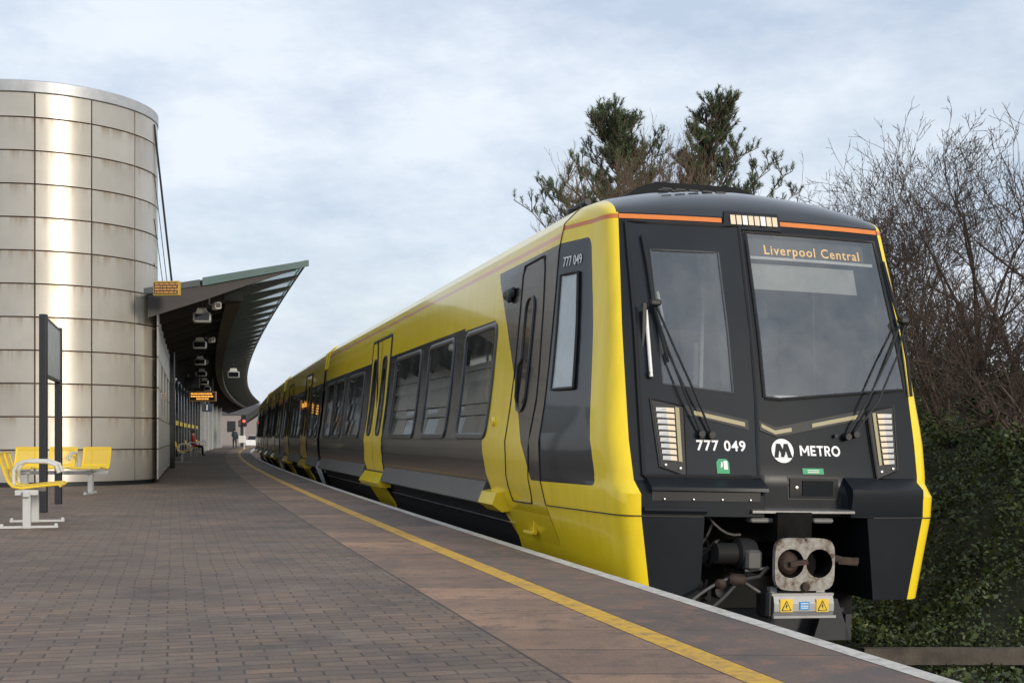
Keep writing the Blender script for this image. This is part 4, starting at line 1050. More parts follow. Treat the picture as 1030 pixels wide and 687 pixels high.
# --- canopy
can=thing('platform_canopy','long curved platform canopy with dark underside and green glass outer edge','canopy',(0,0,0))
CA,CB,CMID=-.45,2.68,1.55
zc=lambda a: 3.62+(4.37-3.62)*((a+.45)/3.13)
CY0,CY1=26.0,132.0
n=70; mb=MB(); vs=[]
for i in range(n+1):
    y=CY0+.2+(CY1-CY0)*i/n
    for a,dz in ((CA,0),(CMID,0),(CMID,.10),(CA,.10)): yy=y-(CB-a)*.25; vs.append((cx(yy,a),yy,zc(a)+.03+dz))
mb.add(vs,[(4*i+k,4*i+(k+1)%4,4*i+4+(k+1)%4,4*i+4+k) for i in range(n) for k in range(4)]+[(3,2,1,0),(4*n,4*n+1,4*n+2,4*n+3)]).build('roof_deck',M['deck'],can)
NR=53
for i in range(NR):
    y=CY0+i*2.0
    def pt(a,z_): 
        return (cx(y,a),y+(a-CB)*.0-( -(CB-a)*-.0),z_)
    mb=MB(); A=[]
    # rib: tapered beam perpendicular to the platform edge
    sl=cslope(y); L_len=math.hypot(1,sl); px_,py_=1/L_len,-sl/L_len   # unit vector across, away from the building
    ox,oy=cx(y,CB),y; W_=(CB-CA)*.966
    vs=[]
    for d,zt,zb in ((0,4.38,4.31),(-.9,zc(CB-.93)+.02,zc(CB-.93)-.16),(-2.0,zc(CB-2.07)+.02,zc(CB-2.07)-.30),(-W_,3.64,3.22)):
        for e in (-.045,.045):
            X0=ox+px_*d+py_*e*-1; Y0_=oy+py_*d+px_*e
            vs+=[(X0,Y0_,zb),(X0,Y0_,zt)]
    fs=[]
    for k in range(3):
        b=4*k; fs+=[(b,b+4,b+5,b+1),(b+2,b+3,b+7,b+6),(b+1,b+5,b+7,b+3),(b,b+2,b+6,b+4)]
    fs+=[(0,1,3,2),(12,14,15,13)]
    mb.add(vs,fs).build('rib',M['brown'],can)
# green glass outer part
mb=MB(); vs=[]
for i in range(n+1):
    y=CY0+(CY1-CY0)*i/n
    for a in (CMID-.1,CB+.04): yy=y-(CB-a)*.25; vs+=[(cx(yy,a),yy,zc(a)+.06),(cx(yy,a),yy,zc(a)+.085)]
mb.add(vs,[(4*i,4*i+4,4*i+6,4*i+2) for i in range(n)]).build('glass_edge',M['greenglass'],can,fixn=False)
MB().tube([(cx(y,CB+.03),y,4.40) for y in np.linspace(CY0,CY1,60)],.022,5).build('edge_trim',simpleM('trim_green',(.06,.09,.085),.5),can)
# near fascia
def across(y,d,z_):
    sl=cslope(y); Ln_=math.hypot(1,sl); return (cx(y,CB)+d/Ln_,y-sl*d/Ln_,z_)
mb=MB(); y=CY0-.08
mb.add([across(y,.05,4.42),across(y,.05,4.30),across(y,-2.0,zc(CB-2.07)-.02),across(y,-2.0,zc(CB-2.07)+.14),across(y-.03,.05,4.42),across(y-.03,.05,4.30),across(y-.03,-2.0,zc(CB-2.07)-.02),across(y-.03,-2.0,zc(CB-2.07)+.14)],[(0,1,2,3),(7,6,5,4),(0,3,7,4),(1,5,6,2),(0,4,5,1),(3,2,6,7)])
mb.build('fascia',simpleM('fascia_green',(.075,.125,.12),.3),can)
mb=MB(); mb.add([across(y,-2.05,3.98),across(y,-2.05,3.86),across(y,-3.1,3.66),across(y,-3.1,3.78)],[(0,1,2,3)]).build('fascia',simpleM('fascia_dark',(.05,.06,.06),.5),can)
# hanging longitudinal duct
ys=np.linspace(27.9,128,70)
du=MB(); vs=[]
for yy in ys:
    for da,dz in ((-.15,-.12),(.15,-.12),(.15,.12),(-.15,.12)): vs.append((cx(yy,1.3+da),yy,3.86+dz))
N=len(ys); du.add(vs,[(4*i+k,4*i+(k+1)%4,4*i+4+(k+1)%4,4*i+4+k) for i in range(N-1) for k in range(4)]+[(3,2,1,0),(4*N-4,4*N-3,4*N-2,4*N-1)])
du.build('cable_duct',simpleM('duct_brown',(.085,.068,.055),.6,vary=.3,scale=3),can)
MB().box((cx(27.7,1.3),27.7,3.90),(.40,.25,.22),rot=R(14)).build('duct_end_box',simpleM('duct_box',(.035,.035,.038),.5),can)
# slim stay cables
stay=thing('cable_stay','thin dark stay cables dropping from the tower top to the canopy','cable',(0,0,0))
ctop=Vector((-.2735*26.3,26.3,7.1))
for k,(xp,zt,r_) in enumerate(((173.6,3.98,.022),(169,3.95,.008),(165,3.93,.008),(161,3.92,.008))):
    yb=27.2; MB().tube([ctop+Vector((0,0,-.9*k if k else .1)),((xp-515)/1316*yb,yb,zt)],r_,6).build('cable',M['post'],stay)
# --- lamps, cameras and signs hanging under the canopy
def lamp(y,a,z_,sc,label):
    t=thing('platform_lamp',label,'lamp',(cx(y,a),y,z_),R(12),'box lamps in a row under the canopy')
    mb=MB(); mb.box((0,0,0),(.36*sc,.30,.20*sc),bev=.03); mb.build('lamp_housing',M['grey'],t)
    MB().box((0,-.155,0),(.29*sc,.012,.13*sc)).build('lamp_front',M['darkglass'],t)
    MB().prism([(-.12*sc,.10*sc),(.12*sc,.10*sc),(.09*sc,.19*sc),(-.09*sc,.19*sc)],-.12,.12,axis='y').build('lamp_bracket',M['white'],t)
    MB().tube([(0,0,.15),(0,0,3.98-z_)],.015,6).build('lamp_rod',M['post'],t)
    return t
ords=['nearest box lamp in the row under the canopy','second box lamp in the row under the canopy','third box lamp in the row under the canopy','fourth box lamp in the row under the canopy','fifth box lamp in the row under the canopy','farthest box lamp in the row under the canopy']
for k in range(6): lamp(27+8*k,.63,3.38,1.0,ords[k])
t=lamp(50,1.85,3.30,1.25,'pale box lamp hanging right of the brown duct'); 
def cctv(y,a,z_,label):
    t=thing('security_camera',label,'camera',(cx(y,a),y,z_),R(25),'security cameras under the canopy')
    mb=MB(); mb.box((0,0,0),(.13,.34,.14),bev=.02); mb.build('camera_housing',M['white'],t)
    MB().box((0,-.175,-.0),(.09,.012,.09)).build('camera_lens',M['darkglass'],t)
    MB().tube([(0,.1,0),(-.12,.14,.05),(-.12,.14,.45)],.018,6).build('camera_bracket',M['grey'],t)
cctv(26.6,.92,3.58,'white security camera just under the near end of the canopy'); cctv(35.5,.95,3.55,'smaller white security camera beside the second lamp'); cctv(46,.8,3.55,'white security camera farther down beside the lamps')
bs=thing('beige_sign_plate','square beige plate hanging from the near canopy beam','sign',((207.5-515)/1316*25.6,25.6,3.775))
MB().box((0,0,0),(.25,.03,.20),bev=.004).build('plate',M['beige'],bs); MB().tube([(0,.02,.09),(0,.02,.22)],.01,6).build('hanger',M['post'],bs)
dg_=thing('departure_display','small amber display on the tower corner below the canopy','display',((168-515)/1316*24.6,24.6,3.71),R(-4))
MB().box((0,0,0),(.50,.12,.27),bev=.01).build('display_case',simpleM('case_yellow',(.45,.30,.05),.6),dg_)
MB().box((0,-.065,0),(.45,.006,.22)).build('display_screen',simpleM('screen_black',(.02,.018,.012),.4),dg_)
mb=MB(); random.seed(5)
for r_ in range(4):
    x_=-.21
    while x_<.19:
        w_=random.uniform(.03,.10); mb.box((x_+w_/2,-.070,.078-r_*.052),(w_,.003,.032)); x_+=w_+.014
mb.build('display_text',emis('amber_led_faint',(1,.45,.08),.45),dg_)
dg2=thing('departure_board','long amber departure board hanging above the far benches','display',((204-515)/1316*60,60,2.78),R(5))
MB().box((0,0,0),(1.24,.2,.46),bev=.02).build('display_case',simpleM('case_brown',(.20,.11,.04),.6),dg2)
MB().box((0,-.11,0),(1.12,.01,.37)).build('display_screen',M['darkglass'],dg2)
mb=MB()
for r_ in range(3):
    x_=-.52
    while x_<(.42 if r_<2 else -.05):
        w_=random.uniform(.04,.12); mb.box((x_+w_/2+(.25 if r_==2 else 0),-.12,.115-r_*.115),(w_,.004,.065)); x_+=w_+.018
mb.build('display_text',M['amber'],dg2)
for s in (-.45,.45): MB().tube([(s,0,.2),(s,0,.85)],.02,6).build('hanger',M['post'],dg2)
ps=thing('platform_number_sign','dark square sign with a white number 1 under the departure board','sign',((208.5-515)/1316*59,59,2.24))
MB().box((0,0,0),(.44,.08,.36),bev=.01).build('plate',simpleM('sign_slate',(.05,.07,.10),.5),ps)
textmesh('1',.32,.012,lambda x,y:(x,-.048,y)).build('digit',M['letter'],ps,fixn=False)
ns=thing('hanging_notice','dark rectangular board on two thin rods under the canopy','sign',((193-515)/1316*52,52,3.08))
MB().box((0,0,0),(.62,.06,.42)).build('plate',M['post'],ns)
for s in (-.14,.16): MB().tube([(s,0,.2),(s,0,.75)],.012,6).build('hanger',M['grey'],ns)
# --- name sign on the near platform
sg=thing('platform_sign','empty grey platform sign seen from the side between two tall black posts','sign',(0,0,0))
p1=(-5.73,16.0); p2=(-6.24,18.0)
for (px_,py_),h_ in ((p1,2.42),(p2,2.42)):
    MB().box((px_,py_,h_/2),(.085,.085,h_),bev=.008).build('post',M['post'],sg)
d=Vector((p2[0]-p1[0],p2[1]-p1[1])); a_=math.atan2(d.y,d.x)
mb=MB(); mb.box(((p1[0]+p2[0])/2,(p1[1]+p2[1])/2,2.03),(d.length-.08,.05,.68),rot=a_); mb.build('sign_panel',simpleM('sign_grey',(.30,.31,.30),.35,vary=.2),sg)
mb=MB(); 
for q in (1.68,2.38): mb.box(((p1[0]+p2[0])/2,(p1[1]+p2[1])/2,q),(d.length-.08,.06,.03),rot=a_)
mb.build('panel_frame',M['post'],sg)
# --- benches
def bench(name,label,nseats,pitch,loc,rz,group,sw=.46,legs=(-.55,.55),arms=(),beam=None):
    """x along the bench, sitters face -y"""
    t=thing(name,label,'bench',loc,rz,group)
    L0=(nseats-1)*pitch+sw
    MB().box((0,.02,.345),((beam or L0),.07,.06),bev=.008).build('beam',M['white_steel'],t)
    for q in legs:
        l=MB(); l.box((q,.02,.17),(.075,.075,.34)); l.box((q,.02,.36),(.09,.22,.05)); l.box((q,-.0,.012),(.05,.56,.022))
        for e in (-.26,.26): l.box((q,e,.03),(.03,.03,.03))
        l.build('leg',M['white_steel'],t)
    for k in range(nseats):
        c=(k-(nseats-1)/2)*pitch
        prof=[(-.30,.425),(-.28,.445),(-.10,.43),(.08,.41),(.16,.425),(.20,.47),(.235,.56),(.265,.66),(.29,.75)]
        mb=MB(); vs=[];uv=[]; Ls=[0]
        for i in range(1,len(prof)): Ls.append(Ls[-1]+math.hypot(prof[i][0]-prof[i-1][0],prof[i][1]-prof[i-1][1]))
        iseat=5
        for part,(i0,i1) in (('seat_pan',(0,5)),('backrest',(5,8))):
            mb=MB(); vs=[]; uv=[]
            for i in range(i0,i1+1):
                for xx,uu in ((c-sw/2,0),(c+sw/2,1)): vs.append((xx,prof[i][0],prof[i][1])); uv.append((uu,(Ls[i]-Ls[i0])/(Ls[i1]-Ls[i0])))
            mb.add(vs,[(2*j,2*j+1,2*j+3,2*j+2) for j in range(i1-i0)])
            o=mb.build(part,M['seat_yellow'],t,smooth=50,fixn=False); put_uv(o,uv)
            # folded side edges
            e=MB()
            for xx in (c-sw/2,c+sw/2): e.tube([(xx,prof[i][0],prof[i][1]-.008) for i in range(i0,i1+1)],.011,5)
            if part=='seat_pan': e.tube([(c-sw/2,-.30,.42),(c+sw/2,-.30,.42)],.011,5)
            else: e.tube([(c-sw/2,.29,.75),(c+sw/2,.29,.75)],.010,5)
            e.build('folded_edge',M['seat_solid'],o)
    for q in arms:
        MB().tube([(q,.17,.40),(q,.17,.58),(q,.13,.64),(q,.05,.67),(q,-.15,.665),(q,-.24,.63),(q,-.27,.55)],.022,8).build('armrest',M['white_steel'],t,smooth=50)
    return t
M['white_steel']=simple('pale_grey_steel',(.50,.51,.50),.45,vary=.08)
bdir=math.atan2(1.05,-.29)
# near bench: first leg at (-4.86,13.15), second at (-5.15,14.2)
bc=Vector((-5.02,13.72)); 
bench('platform_bench','yellow perforated metal bench with grey arms nearest the camera',2,.52,(bc.x,bc.y,0),bdir,'yellow platform benches',legs=(-.50,.50),arms=(-.27,.27),beam=1.2)
bench('platform_bench','row of three yellow perforated seats standing against the round metal tower',3,.553,(-7.33,21.1,0),R(0),'yellow platform benches',sw=.44,legs=(-.52,.53),arms=(.28,),beam=1.62)
for k,(y,lb) in enumerate(((48,'nearest of the three far benches under the canopy'),(62,'middle of the three far benches under the canopy'),(78,'farthest of the three far benches under the canopy'))):
    bench('waiting_bench',lb,3,.60,(cx(y,-.02),y,0),math.atan2(1,cslope(y)),'far benches under the canopy',legs=(-.8,.8),arms=(-.95,-.3,.3,.95),beam=1.9)
# --- people
def skin_person(name,label,loc,rz,joints,edges,rad,mats,colfn,head,hair_c,extras=None,group=None):
    me=bpy.data.meshes.new('body'); me.from_pydata(joints,edges,[]); o=bpy.data.objects.new('body',me); col.objects.link(o)
    mo=o.modifiers.new('s','SKIN'); sv=me.skin_vertices[0].data
    for i,r_ in enumerate(rad): sv[i].radius=(r_,r_) if not isinstance(r_,tuple) else r_
    sv[0].use_root=True
    o.modifiers.new('b','SUBSURF').levels=1
    dg=bpy.context.evaluated_depsgraph_get(); dg.update()
    nm=bpy.data.meshes.new_from_object(o.evaluated_get(dg)); bpy.data.objects.remove(o)
    t=thing(name,label,'person',loc,rz,group)
    nm.materials.clear()
    for q in mats: nm.materials.append(q)
    for p in nm.polygons: p.material_index=colfn(p.center); p.use_smooth=True
    b=bpy.data.objects.new('body',nm); col.objects.link(b); b.parent=t
    hm=MB(); hx,hy,hz=head; hm.lathe([(0,.125),(.06,.115),(.095,.07),(.10,.02),(.085,-.03),(.075,-.05)],12,(hx,hy+.012,hz)); hm.build('hair',simpleM('hair_dark',hair_c,.8),t,smooth=60)
    return t
skin=simpleM('skin',(.45,.28,.20),.6); trou=simpleM('black_trousers',(.012,.012,.014),.8); coat=simpleM('dark_teal_coat',(.02,.045,.05),.8); redc=simpleM('red_coat',(.35,.02,.03),.75)
sc=.9
J0=[(0,0,.93),(0,0,1.12),(0,0,1.38),(0,0,1.50),(0,-.01,1.58),(0,-.01,1.66),
   (-.17,0,1.42),(-.24,.03,1.16),(-.16,-.12,1.02),(.17,0,1.42),(.25,.02,1.16),(.22,-.12,.95),
   (-.10,0,.88),(-.11,-.01,.48),(-.12,.02,.09),(-.13,-.12,.04),(.10,0,.88),(.12,.02,.48),(.13,.04,.09),(.14,-.10,.04)]
E0=[(0,1),(1,2),(2,3),(3,4),(4,5),(2,6),(6,7),(7,8),(2,9),(9,10),(10,11),(0,12),(12,13),(13,14),(14,15),(0,16),(16,17),(17,18),(18,19)]
R0=[.15,.16,.17,.06,.085,.08,.07,.055,.04,.07,.055,.04,.10,.065,.05,.04,.10,.065,.05,.04]
J1=[(a*sc,b*sc,c*sc) for a,b,c in J0]; R1=[r_*sc for r_ in R0]
pr=skin_person('person','person in a dark teal coat and black trousers standing far down the platform',(( 236-515)/1316*104,104,0),R(10),J1,E0,R1,[coat,trou,skin],lambda c:2 if c.z>1.37 else (0 if c.z>.76 else 1),(0,0,1.63*sc),(.02,.015,.012))
MB().box((.22,.02,.92),(.14,.28,.30),bev=.04).build('shoulder_bag',M['post'],pr)
JS=[(0,0,.50),(0,.02,.70),(0,.04,.92),(0,.03,1.02),(0,.01,1.10),(0,.0,1.17),(-.16,.03,.96),(-.22,-.02,.72),(-.14,-.2,.62),(.16,.03,.96),(.22,-.02,.72),(.14,-.2,.62),
    (-.10,-.05,.48),(-.11,-.42,.48),(-.11,-.42,.08),(-.11,-.54,.04),(.10,-.05,.48),(.11,-.42,.48),(.11,-.42,.08),(.11,-.54,.04)]
skin_person('person','person in a red coat sitting on the middle far bench',(cx(62,.06),62,0),math.atan2(1,cslope(62)),JS,E0,R1,[redc,trou,skin],lambda c:2 if c.z>1.01 else (0 if (c.z>.56 or (c.y>-.12 and c.z>.42)) else 1),(0,.0,1.15),(.03,.02,.015))
# --- signal at the platform end
sy=100; sx=(245.5-515)/1316*sy
sgl=thing('railway_signal','red railway signal on a pale post at the far platform end','signal',(sx,sy,0))
MB().tube([(0,0,0),(0,0,1.6)],.07,8).build('post',M['grey'],sgl)
MB().box((0,0,2.15),(.42,.25,.85),bev=.05).build('signal_head',M['post'],sgl)
MB().lathe([(0,-.16),(.10,-.15),(.10,-.12),(0,-.12)],16,(.02,0,2.13),axis='y').build('red_light',M['red_lamp'],sgl)
MB().box((-.15,0,.75),(.5,.4,.55),bev=.02).build('cabinet',M['white'],sgl)
# --- far things past the platform end
bb=thing('brick_building','pale red brick building beyond the far platform end','building',(-33.5,158,-1))
m=Mat('far_brick'); b_=m.n('ShaderNodeTexBrick'); b_.inputs['Scale'].default_value=1.5; m.l(m.coord('Object'),b_.inputs[0]); b_.inputs['Color1'].default_value=(.26,.14,.12,1); b_.inputs['Color2'].default_value=(.32,.18,.15,1); b_.inputs['Mortar'].default_value=(.3,.26,.24,1); m.set(Base_Color=b_.outputs[0],Roughness=.9)
MB().box((1.5,4,2.3),(7.5,6,4.6)).build('wall',m.m,bb)
MB().prism([(-2.6,4.6),(5.6,4.6),(1.5,6.2)],.8,7.2,axis='y').build('roof',simpleM('slate',(.08,.08,.09),.7),bb)
for k in range(2): MB().box((-.6+k*3.6,.98,3.2),(1.0,.06,1.3)).build('window',M['darkglass'],bb)
fb=thing('footbridge_stair','dark sloping footbridge stair beyond the far end of the train','footbridge',((256-515)/1316*128,128,0))
MB().add([(-1.6,0,1.9),(2.4,0,4.6),(2.4,0,5.2),(-1.6,0,2.5),(-1.6,1.6,1.9),(2.4,1.6,4.6),(2.4,1.6,5.2),(-1.6,1.6,2.5)],[(0,1,2,3),(7,6,5,4),(0,3,7,4),(1,5,6,2),(3,2,6,7),(0,4,5,1)]).build('stair_flight',simpleM('bridge_grey',(.06,.065,.07),.6),fb)
MB().box((-1.4,.8,.5),(.25,.25,3.0)).build('support_post',M['post'],fb); MB().box((2.3,.8,1.8),(.25,.25,5.6)).build('support_post',M['post'],fb)
vc_=thing('parked_car','white parked car half hidden behind the far end of the train','car',((257-515)/1316*150,150,-.35),R(4))
MB().prism([(-.85,.35),(.85,.35),(.88,.75),(.84,.95),(-.84,.95),(-.88,.75)],-1.9,1.9,axis='y').build('body',M['white'],vc_)
MB().prism([(-.80,.95),(.80,.95),(.62,1.42),(-.62,1.42)],-.9,1.5,axis='y').build('cabin',M['darkglass'],vc_)
MB().prism([(-.60,1.42),(.60,1.42),(.55,1.46),(-.55,1.46)],-.8,1.3,axis='y').build('roof',M['white'],vc_)
for a in (-.72,.72):
    for b in (-1.2,1.2): MB().lathe([(0,a-.1),(.32,a-.1),(.32,a+.1),(0,a+.1)],14,(0,b,.32),axis='x').build('wheel',M['black'],vc_)
# far hill and hard ground behind the platform end
m=Mat('far_hill_green'); nA=m.noise(.12,6,.7); m.set(Base_Color=m.ramp(nA,[(.35,(.05,.075,.055)),(.65,(.10,.125,.10))]),Roughness=1); 
mb=MB(); vs=[]; NX=60
for i in range(NX+1):
    xx=-330+i*11.0; h_=6.5+2.2*noise.noise((xx*.013,2,0))+1.0*noise.noise((xx*.07,5,0)); h_*=max(.15,1-abs(xx+60)/420)
    vs+=[(xx,235,-1.1),(xx,262,h_),(xx,330,h_*.9),(xx,360,-1.1)]
mb.add(vs,[(4*i+k,4*i+4+k,4*i+5+k,4*i+1+k) for i in range(NX) for k in range(3)]).build('hill',m.m,kind='structure',fixn=False)

# ================================================================== VEGETATION
def leafmat(name,a,b,rough=.5,trans=.0):
    m=Mat(name); g=m.n('ShaderNodeNewGeometry'); r_=X(m.nt,g.outputs['Random Per Island']); nz=m.noise(.9,4)
    m.set(Base_Color=m.mix(1.0,m.ramp(r_,[(0,a),(1,b)]),m.ramp(nz,[(.35,(.55,.6,.55)),(.65,(1.35,1.3,1.2))]),'MULTIPLY'),Roughness=rough); m.b.inputs['Specular IOR Level'].default_value=.35
    return m.m
def bankh(y,a):
    t=(a-(EA+3.55))/2.5; t=max(0,min(1,t)); t=t*t*(3-2*t)
    p=(cx(y,a),y,0)
    t*=max(0,min(1,(y-10.75)/.6))
    return -1.0+1.75*t+.28*noise.noise((p[0]*.9,p[1]*.9,3))*min(1,t*3+.15)+.175*max(0,a-EA-6)*max(0,min(1,(y-10.75)/.6))
mb=MB(); NY,NA=90,22; vs=[]
for i in range(NY+1):
    y=6+i*.9
    for j in range(NA+1):
        a=EA+3.0+j*.55; vs.append((cx(y,a),y,bankh(y,a)-.05))
mb.add(vs,[(i*(NA+1)+j,(i+1)*(NA+1)+j,(i+1)*(NA+1)+j+1,i*(NA+1)+j+1) for i in range(NY) for j in range(NA)])
mb.build('embankment',simpleM('bank_soil',(.030,.032,.018),.95,vary=.5,scale=4),kind='structure',smooth=80,fixn=False)
rng=np.random.default_rng(4)
def leaves(P,size,nrm=None,flat=.5,asp=1.0):
    """P: n x 3 positions -> folded rhombus leaves"""
    n=len(P); d=rng.normal(size=(n,3)); d/=np.linalg.norm(d,axis=1)[:,None]
    up=rng.normal(size=(n,3))*flat+np.array([0,-.35,.9]); up/=np.linalg.norm(up,axis=1)[:,None]
    a=np.cross(d,up); a/=np.linalg.norm(a,axis=1)[:,None]; b=np.cross(up,a)
    s=(size*rng.choice([.5,.8,1.0,1.3,1.7],n,p=[.2,.3,.25,.17,.08])*rng.uniform(.85,1.15,n))[:,None]
    v=np.stack([P-a*s,P+b*s*.55*asp,P+a*s,P-b*s*.55*asp+up*s*.25],1).reshape(-1,3)
    f=np.arange(4*n).reshape(-1,4); return v,f
def mesh_np(name,v,f,mat,parent=None,kind=None):
    me=bpy.data.meshes.new(name); me.vertices.add(len(v)); me.vertices.foreach_set('co',np.ascontiguousarray(v,dtype=np.float32).ravel())
    k=f.shape[1]; me.loops.add(f.size); me.loops.foreach_set('vertex_index',f.astype(np.int32).ravel())
    me.polygons.add(len(f)); me.polygons.foreach_set('loop_start',np.arange(0,f.size,k,dtype=np.int32)); me.polygons.foreach_set('loop_total',np.full(len(f),k,dtype=np.int32))
    me.materials.append(mat); me.update(calc_edges=True); me.validate()
    o=bpy.data.objects.new(name,me); col.objects.link(o)
    if parent: o.parent=parent
    if kind: o['kind']=kind
    return o
P=[]
def addbank(y0,y1,n,a0,a1):
    for _ in range(n):
        y=random.uniform(y0,y1); a=EA+random.uniform(a0,a1)
        if y<10.75 and random.random()<.45: continue
        c_=noise.noise((y*1.1,a*1.1,9)); c2=noise.noise((y*3.1,a*3.1,2))
        h_=bankh(y,a); lift=max(0,.20+.55*c_+.30*c2)*(1 if y>10.8 else .25)
        if c2<-.18 and random.random()<.75: continue
        P.append((cx(y,a),y,h_+lift*random.random()**.6+random.uniform(-.02,.04)))
random.seed(11)
addbank(9.5,19,120000,3.15,8.2); addbank(19,34,15000,3.2,9)
v,f=leaves(np.array(P),.024,flat=.9)
o=mesh_np('undergrowth',v,f,leafmat('ivy_leaf',(.026,.044,.014),(.115,.15,.05)),kind='stuff'); tag(o,'dense dark green ivy and bramble covering the bank right of the train','undergrowth')
mb=MB(); mb.box((5.6,10.62,-.855),(5.5,.09,.13)); 
tag(mb.build('timber_edging',simple('weathered_timber',(.085,.07,.055),.9,vary=.4,scale=5,bump=.5)),'long weathered timber edging board lying low in front of the ivy','edging board')
# --- bare trees
BARK=simple('bark_grey_brown',(.078,.055,.043),.9,vary=.3,scale=6)
BARK2=simple('bark_brown_twigs',(.17,.115,.075),.9,vary=.3,scale=6)
def bare(name,label,loc,h,seed,mat,lean=0,spread=.55,stems=3,depth=6,r0=.05,group='bare trees',minr=.0040,up=.03):
    rs=random.Random(seed); V_=[];F_=[]; TV=[];TF=[]
    def seg(a,b,ra,rb,VV,FF,n=3):
        d=(b-a).normalized(); u=d.orthogonal().normalized(); w_=d.cross(u); o=len(VV)
        for p,r_ in ((a,ra),(b,rb)):
            for k in range(n):
                t=2*math.pi*k/n; VV.append(p+u*(math.cos(t)*r_)+w_*(math.sin(t)*r_))
        for k in range(n): FF.append((o+k,o+(k+1)%n,o+n+(k+1)%n,o+n+k))
    def grow(p,d,L,r_,lv):
        steps=4 if lv<3 else 3
        cur=p; dr=d.copy(); sl=L/steps; rr=r_
        for i in range(steps):
            dr=(dr+Vector((rs.uniform(-1,1),rs.uniform(-1,1),rs.uniform(-.6,1)))*(.17+.035*lv)+Vector((0,0,up*.5))).normalized()
            nx=cur+dr*sl; r2=max(minr*.7,rr*(.86 if lv<depth else .6))
            if lv<=1: seg(cur,nx,rr,r2,TV,TF,6)
            else: seg(cur,nx,rr,r2,V_,F_,3)
            cur=nx; rr=r2
            if lv<depth and (i>0 or lv>1):
                for _ in range(rs.choice((0,1,1,2)) if lv<depth-2 else rs.choice((0,1,1,2))):
                    ax=dr.orthogonal().normalized(); ax.rotate(Matrix.Rotation(rs.uniform(0,6.28),3,dr))
                    an=rs.uniform(.5,1.25)*spread*1.5
                    nd=(dr*math.cos(an)+ax*math.sin(an)).normalized()
                    grow(cur,nd,L*(rs.uniform(.50,.78) if lv<depth-2 else rs.uniform(.3,.6)),max(minr,rr*rs.uniform(.5,.68)),lv+1)
        if lv<depth:
            grow(cur,dr,L*(.6 if lv<depth-2 else .4),max(minr,rr*.8),lv+1)
    t=thing(name,label,'tree',loc,0,group)
    for k in range(stems):
        a=rs.uniform(0,6.28); d=Vector((math.cos(a)*.28*spread+lean,math.sin(a)*.28*spread,1)).normalized()
        grow(Vector((rs.uniform(-.12,.12),rs.uniform(-.12,.12),-.2)),d,h*rs.uniform(.36,.42),r0*rs.uniform(.7,1.1),0 if depth<6 else 1)
    mesh_np('trunk',np.array(TV),np.array(TF),mat,t)
    v=np.array(V_); f=np.array(F_)
    mesh_np('branches',v,f,mat,t)
    return t,len(F_)
def wpos(px,z_): return ((px-515)/1316*z_)
tot=0
BT=[('bare tree with fine twigs rising just behind the right end of the train roof',838,24,6.6,1,.0),
    ('tall bare tree second from the train on the right',878,22,5.9,2,.05),
    ('bare tree with crossing limbs between the tall bare ones',935,19,5.0,3,-.1),
    ('bare tree leaning left, second from the right edge',985,17,5.4,4,-.12),
    ('rightmost bare tree cut by the right edge of the photo',1032,15.5,5.5,5,-.05),
    ('small low bare tree just above the right shoulder of the train',808,27,6.0,6,.05),
    ('low tangled bare tree growing behind the ivy bank',955,23,4.4,8,.1),
    ('short bare shrub tree with brown twigs on the ivy bank beside the train edge',958,15.5,2.9,9,.1),
    ('short bare brown shrub tree on the ivy bank at the right photo edge',1015,13.8,2.7,10,-.05)]
for lb,px_,z_,h_,sd_,ln_ in BT:
    _,n_=bare('bare_tree',lb,(wpos(px_,z_),z_,.4),h_,sd_,BARK,ln_,stems=3,depth=5,r0=.06); tot+=n_
for lb,px_,z_,h_,sd_ in (('bare brown twiggy tree in front of the left pine',625,27,7.6,21),('bare brown twiggy tree between the two pines',662,28,7.7,22)):
    _,n_=bare('bare_tree',lb,(wpos(px_,z_),z_,.2),h_,sd_,BARK2,0,stems=4,depth=5,r0=.05,spread=.38,up=.3); tot+=n_
print('twig faces',tot)
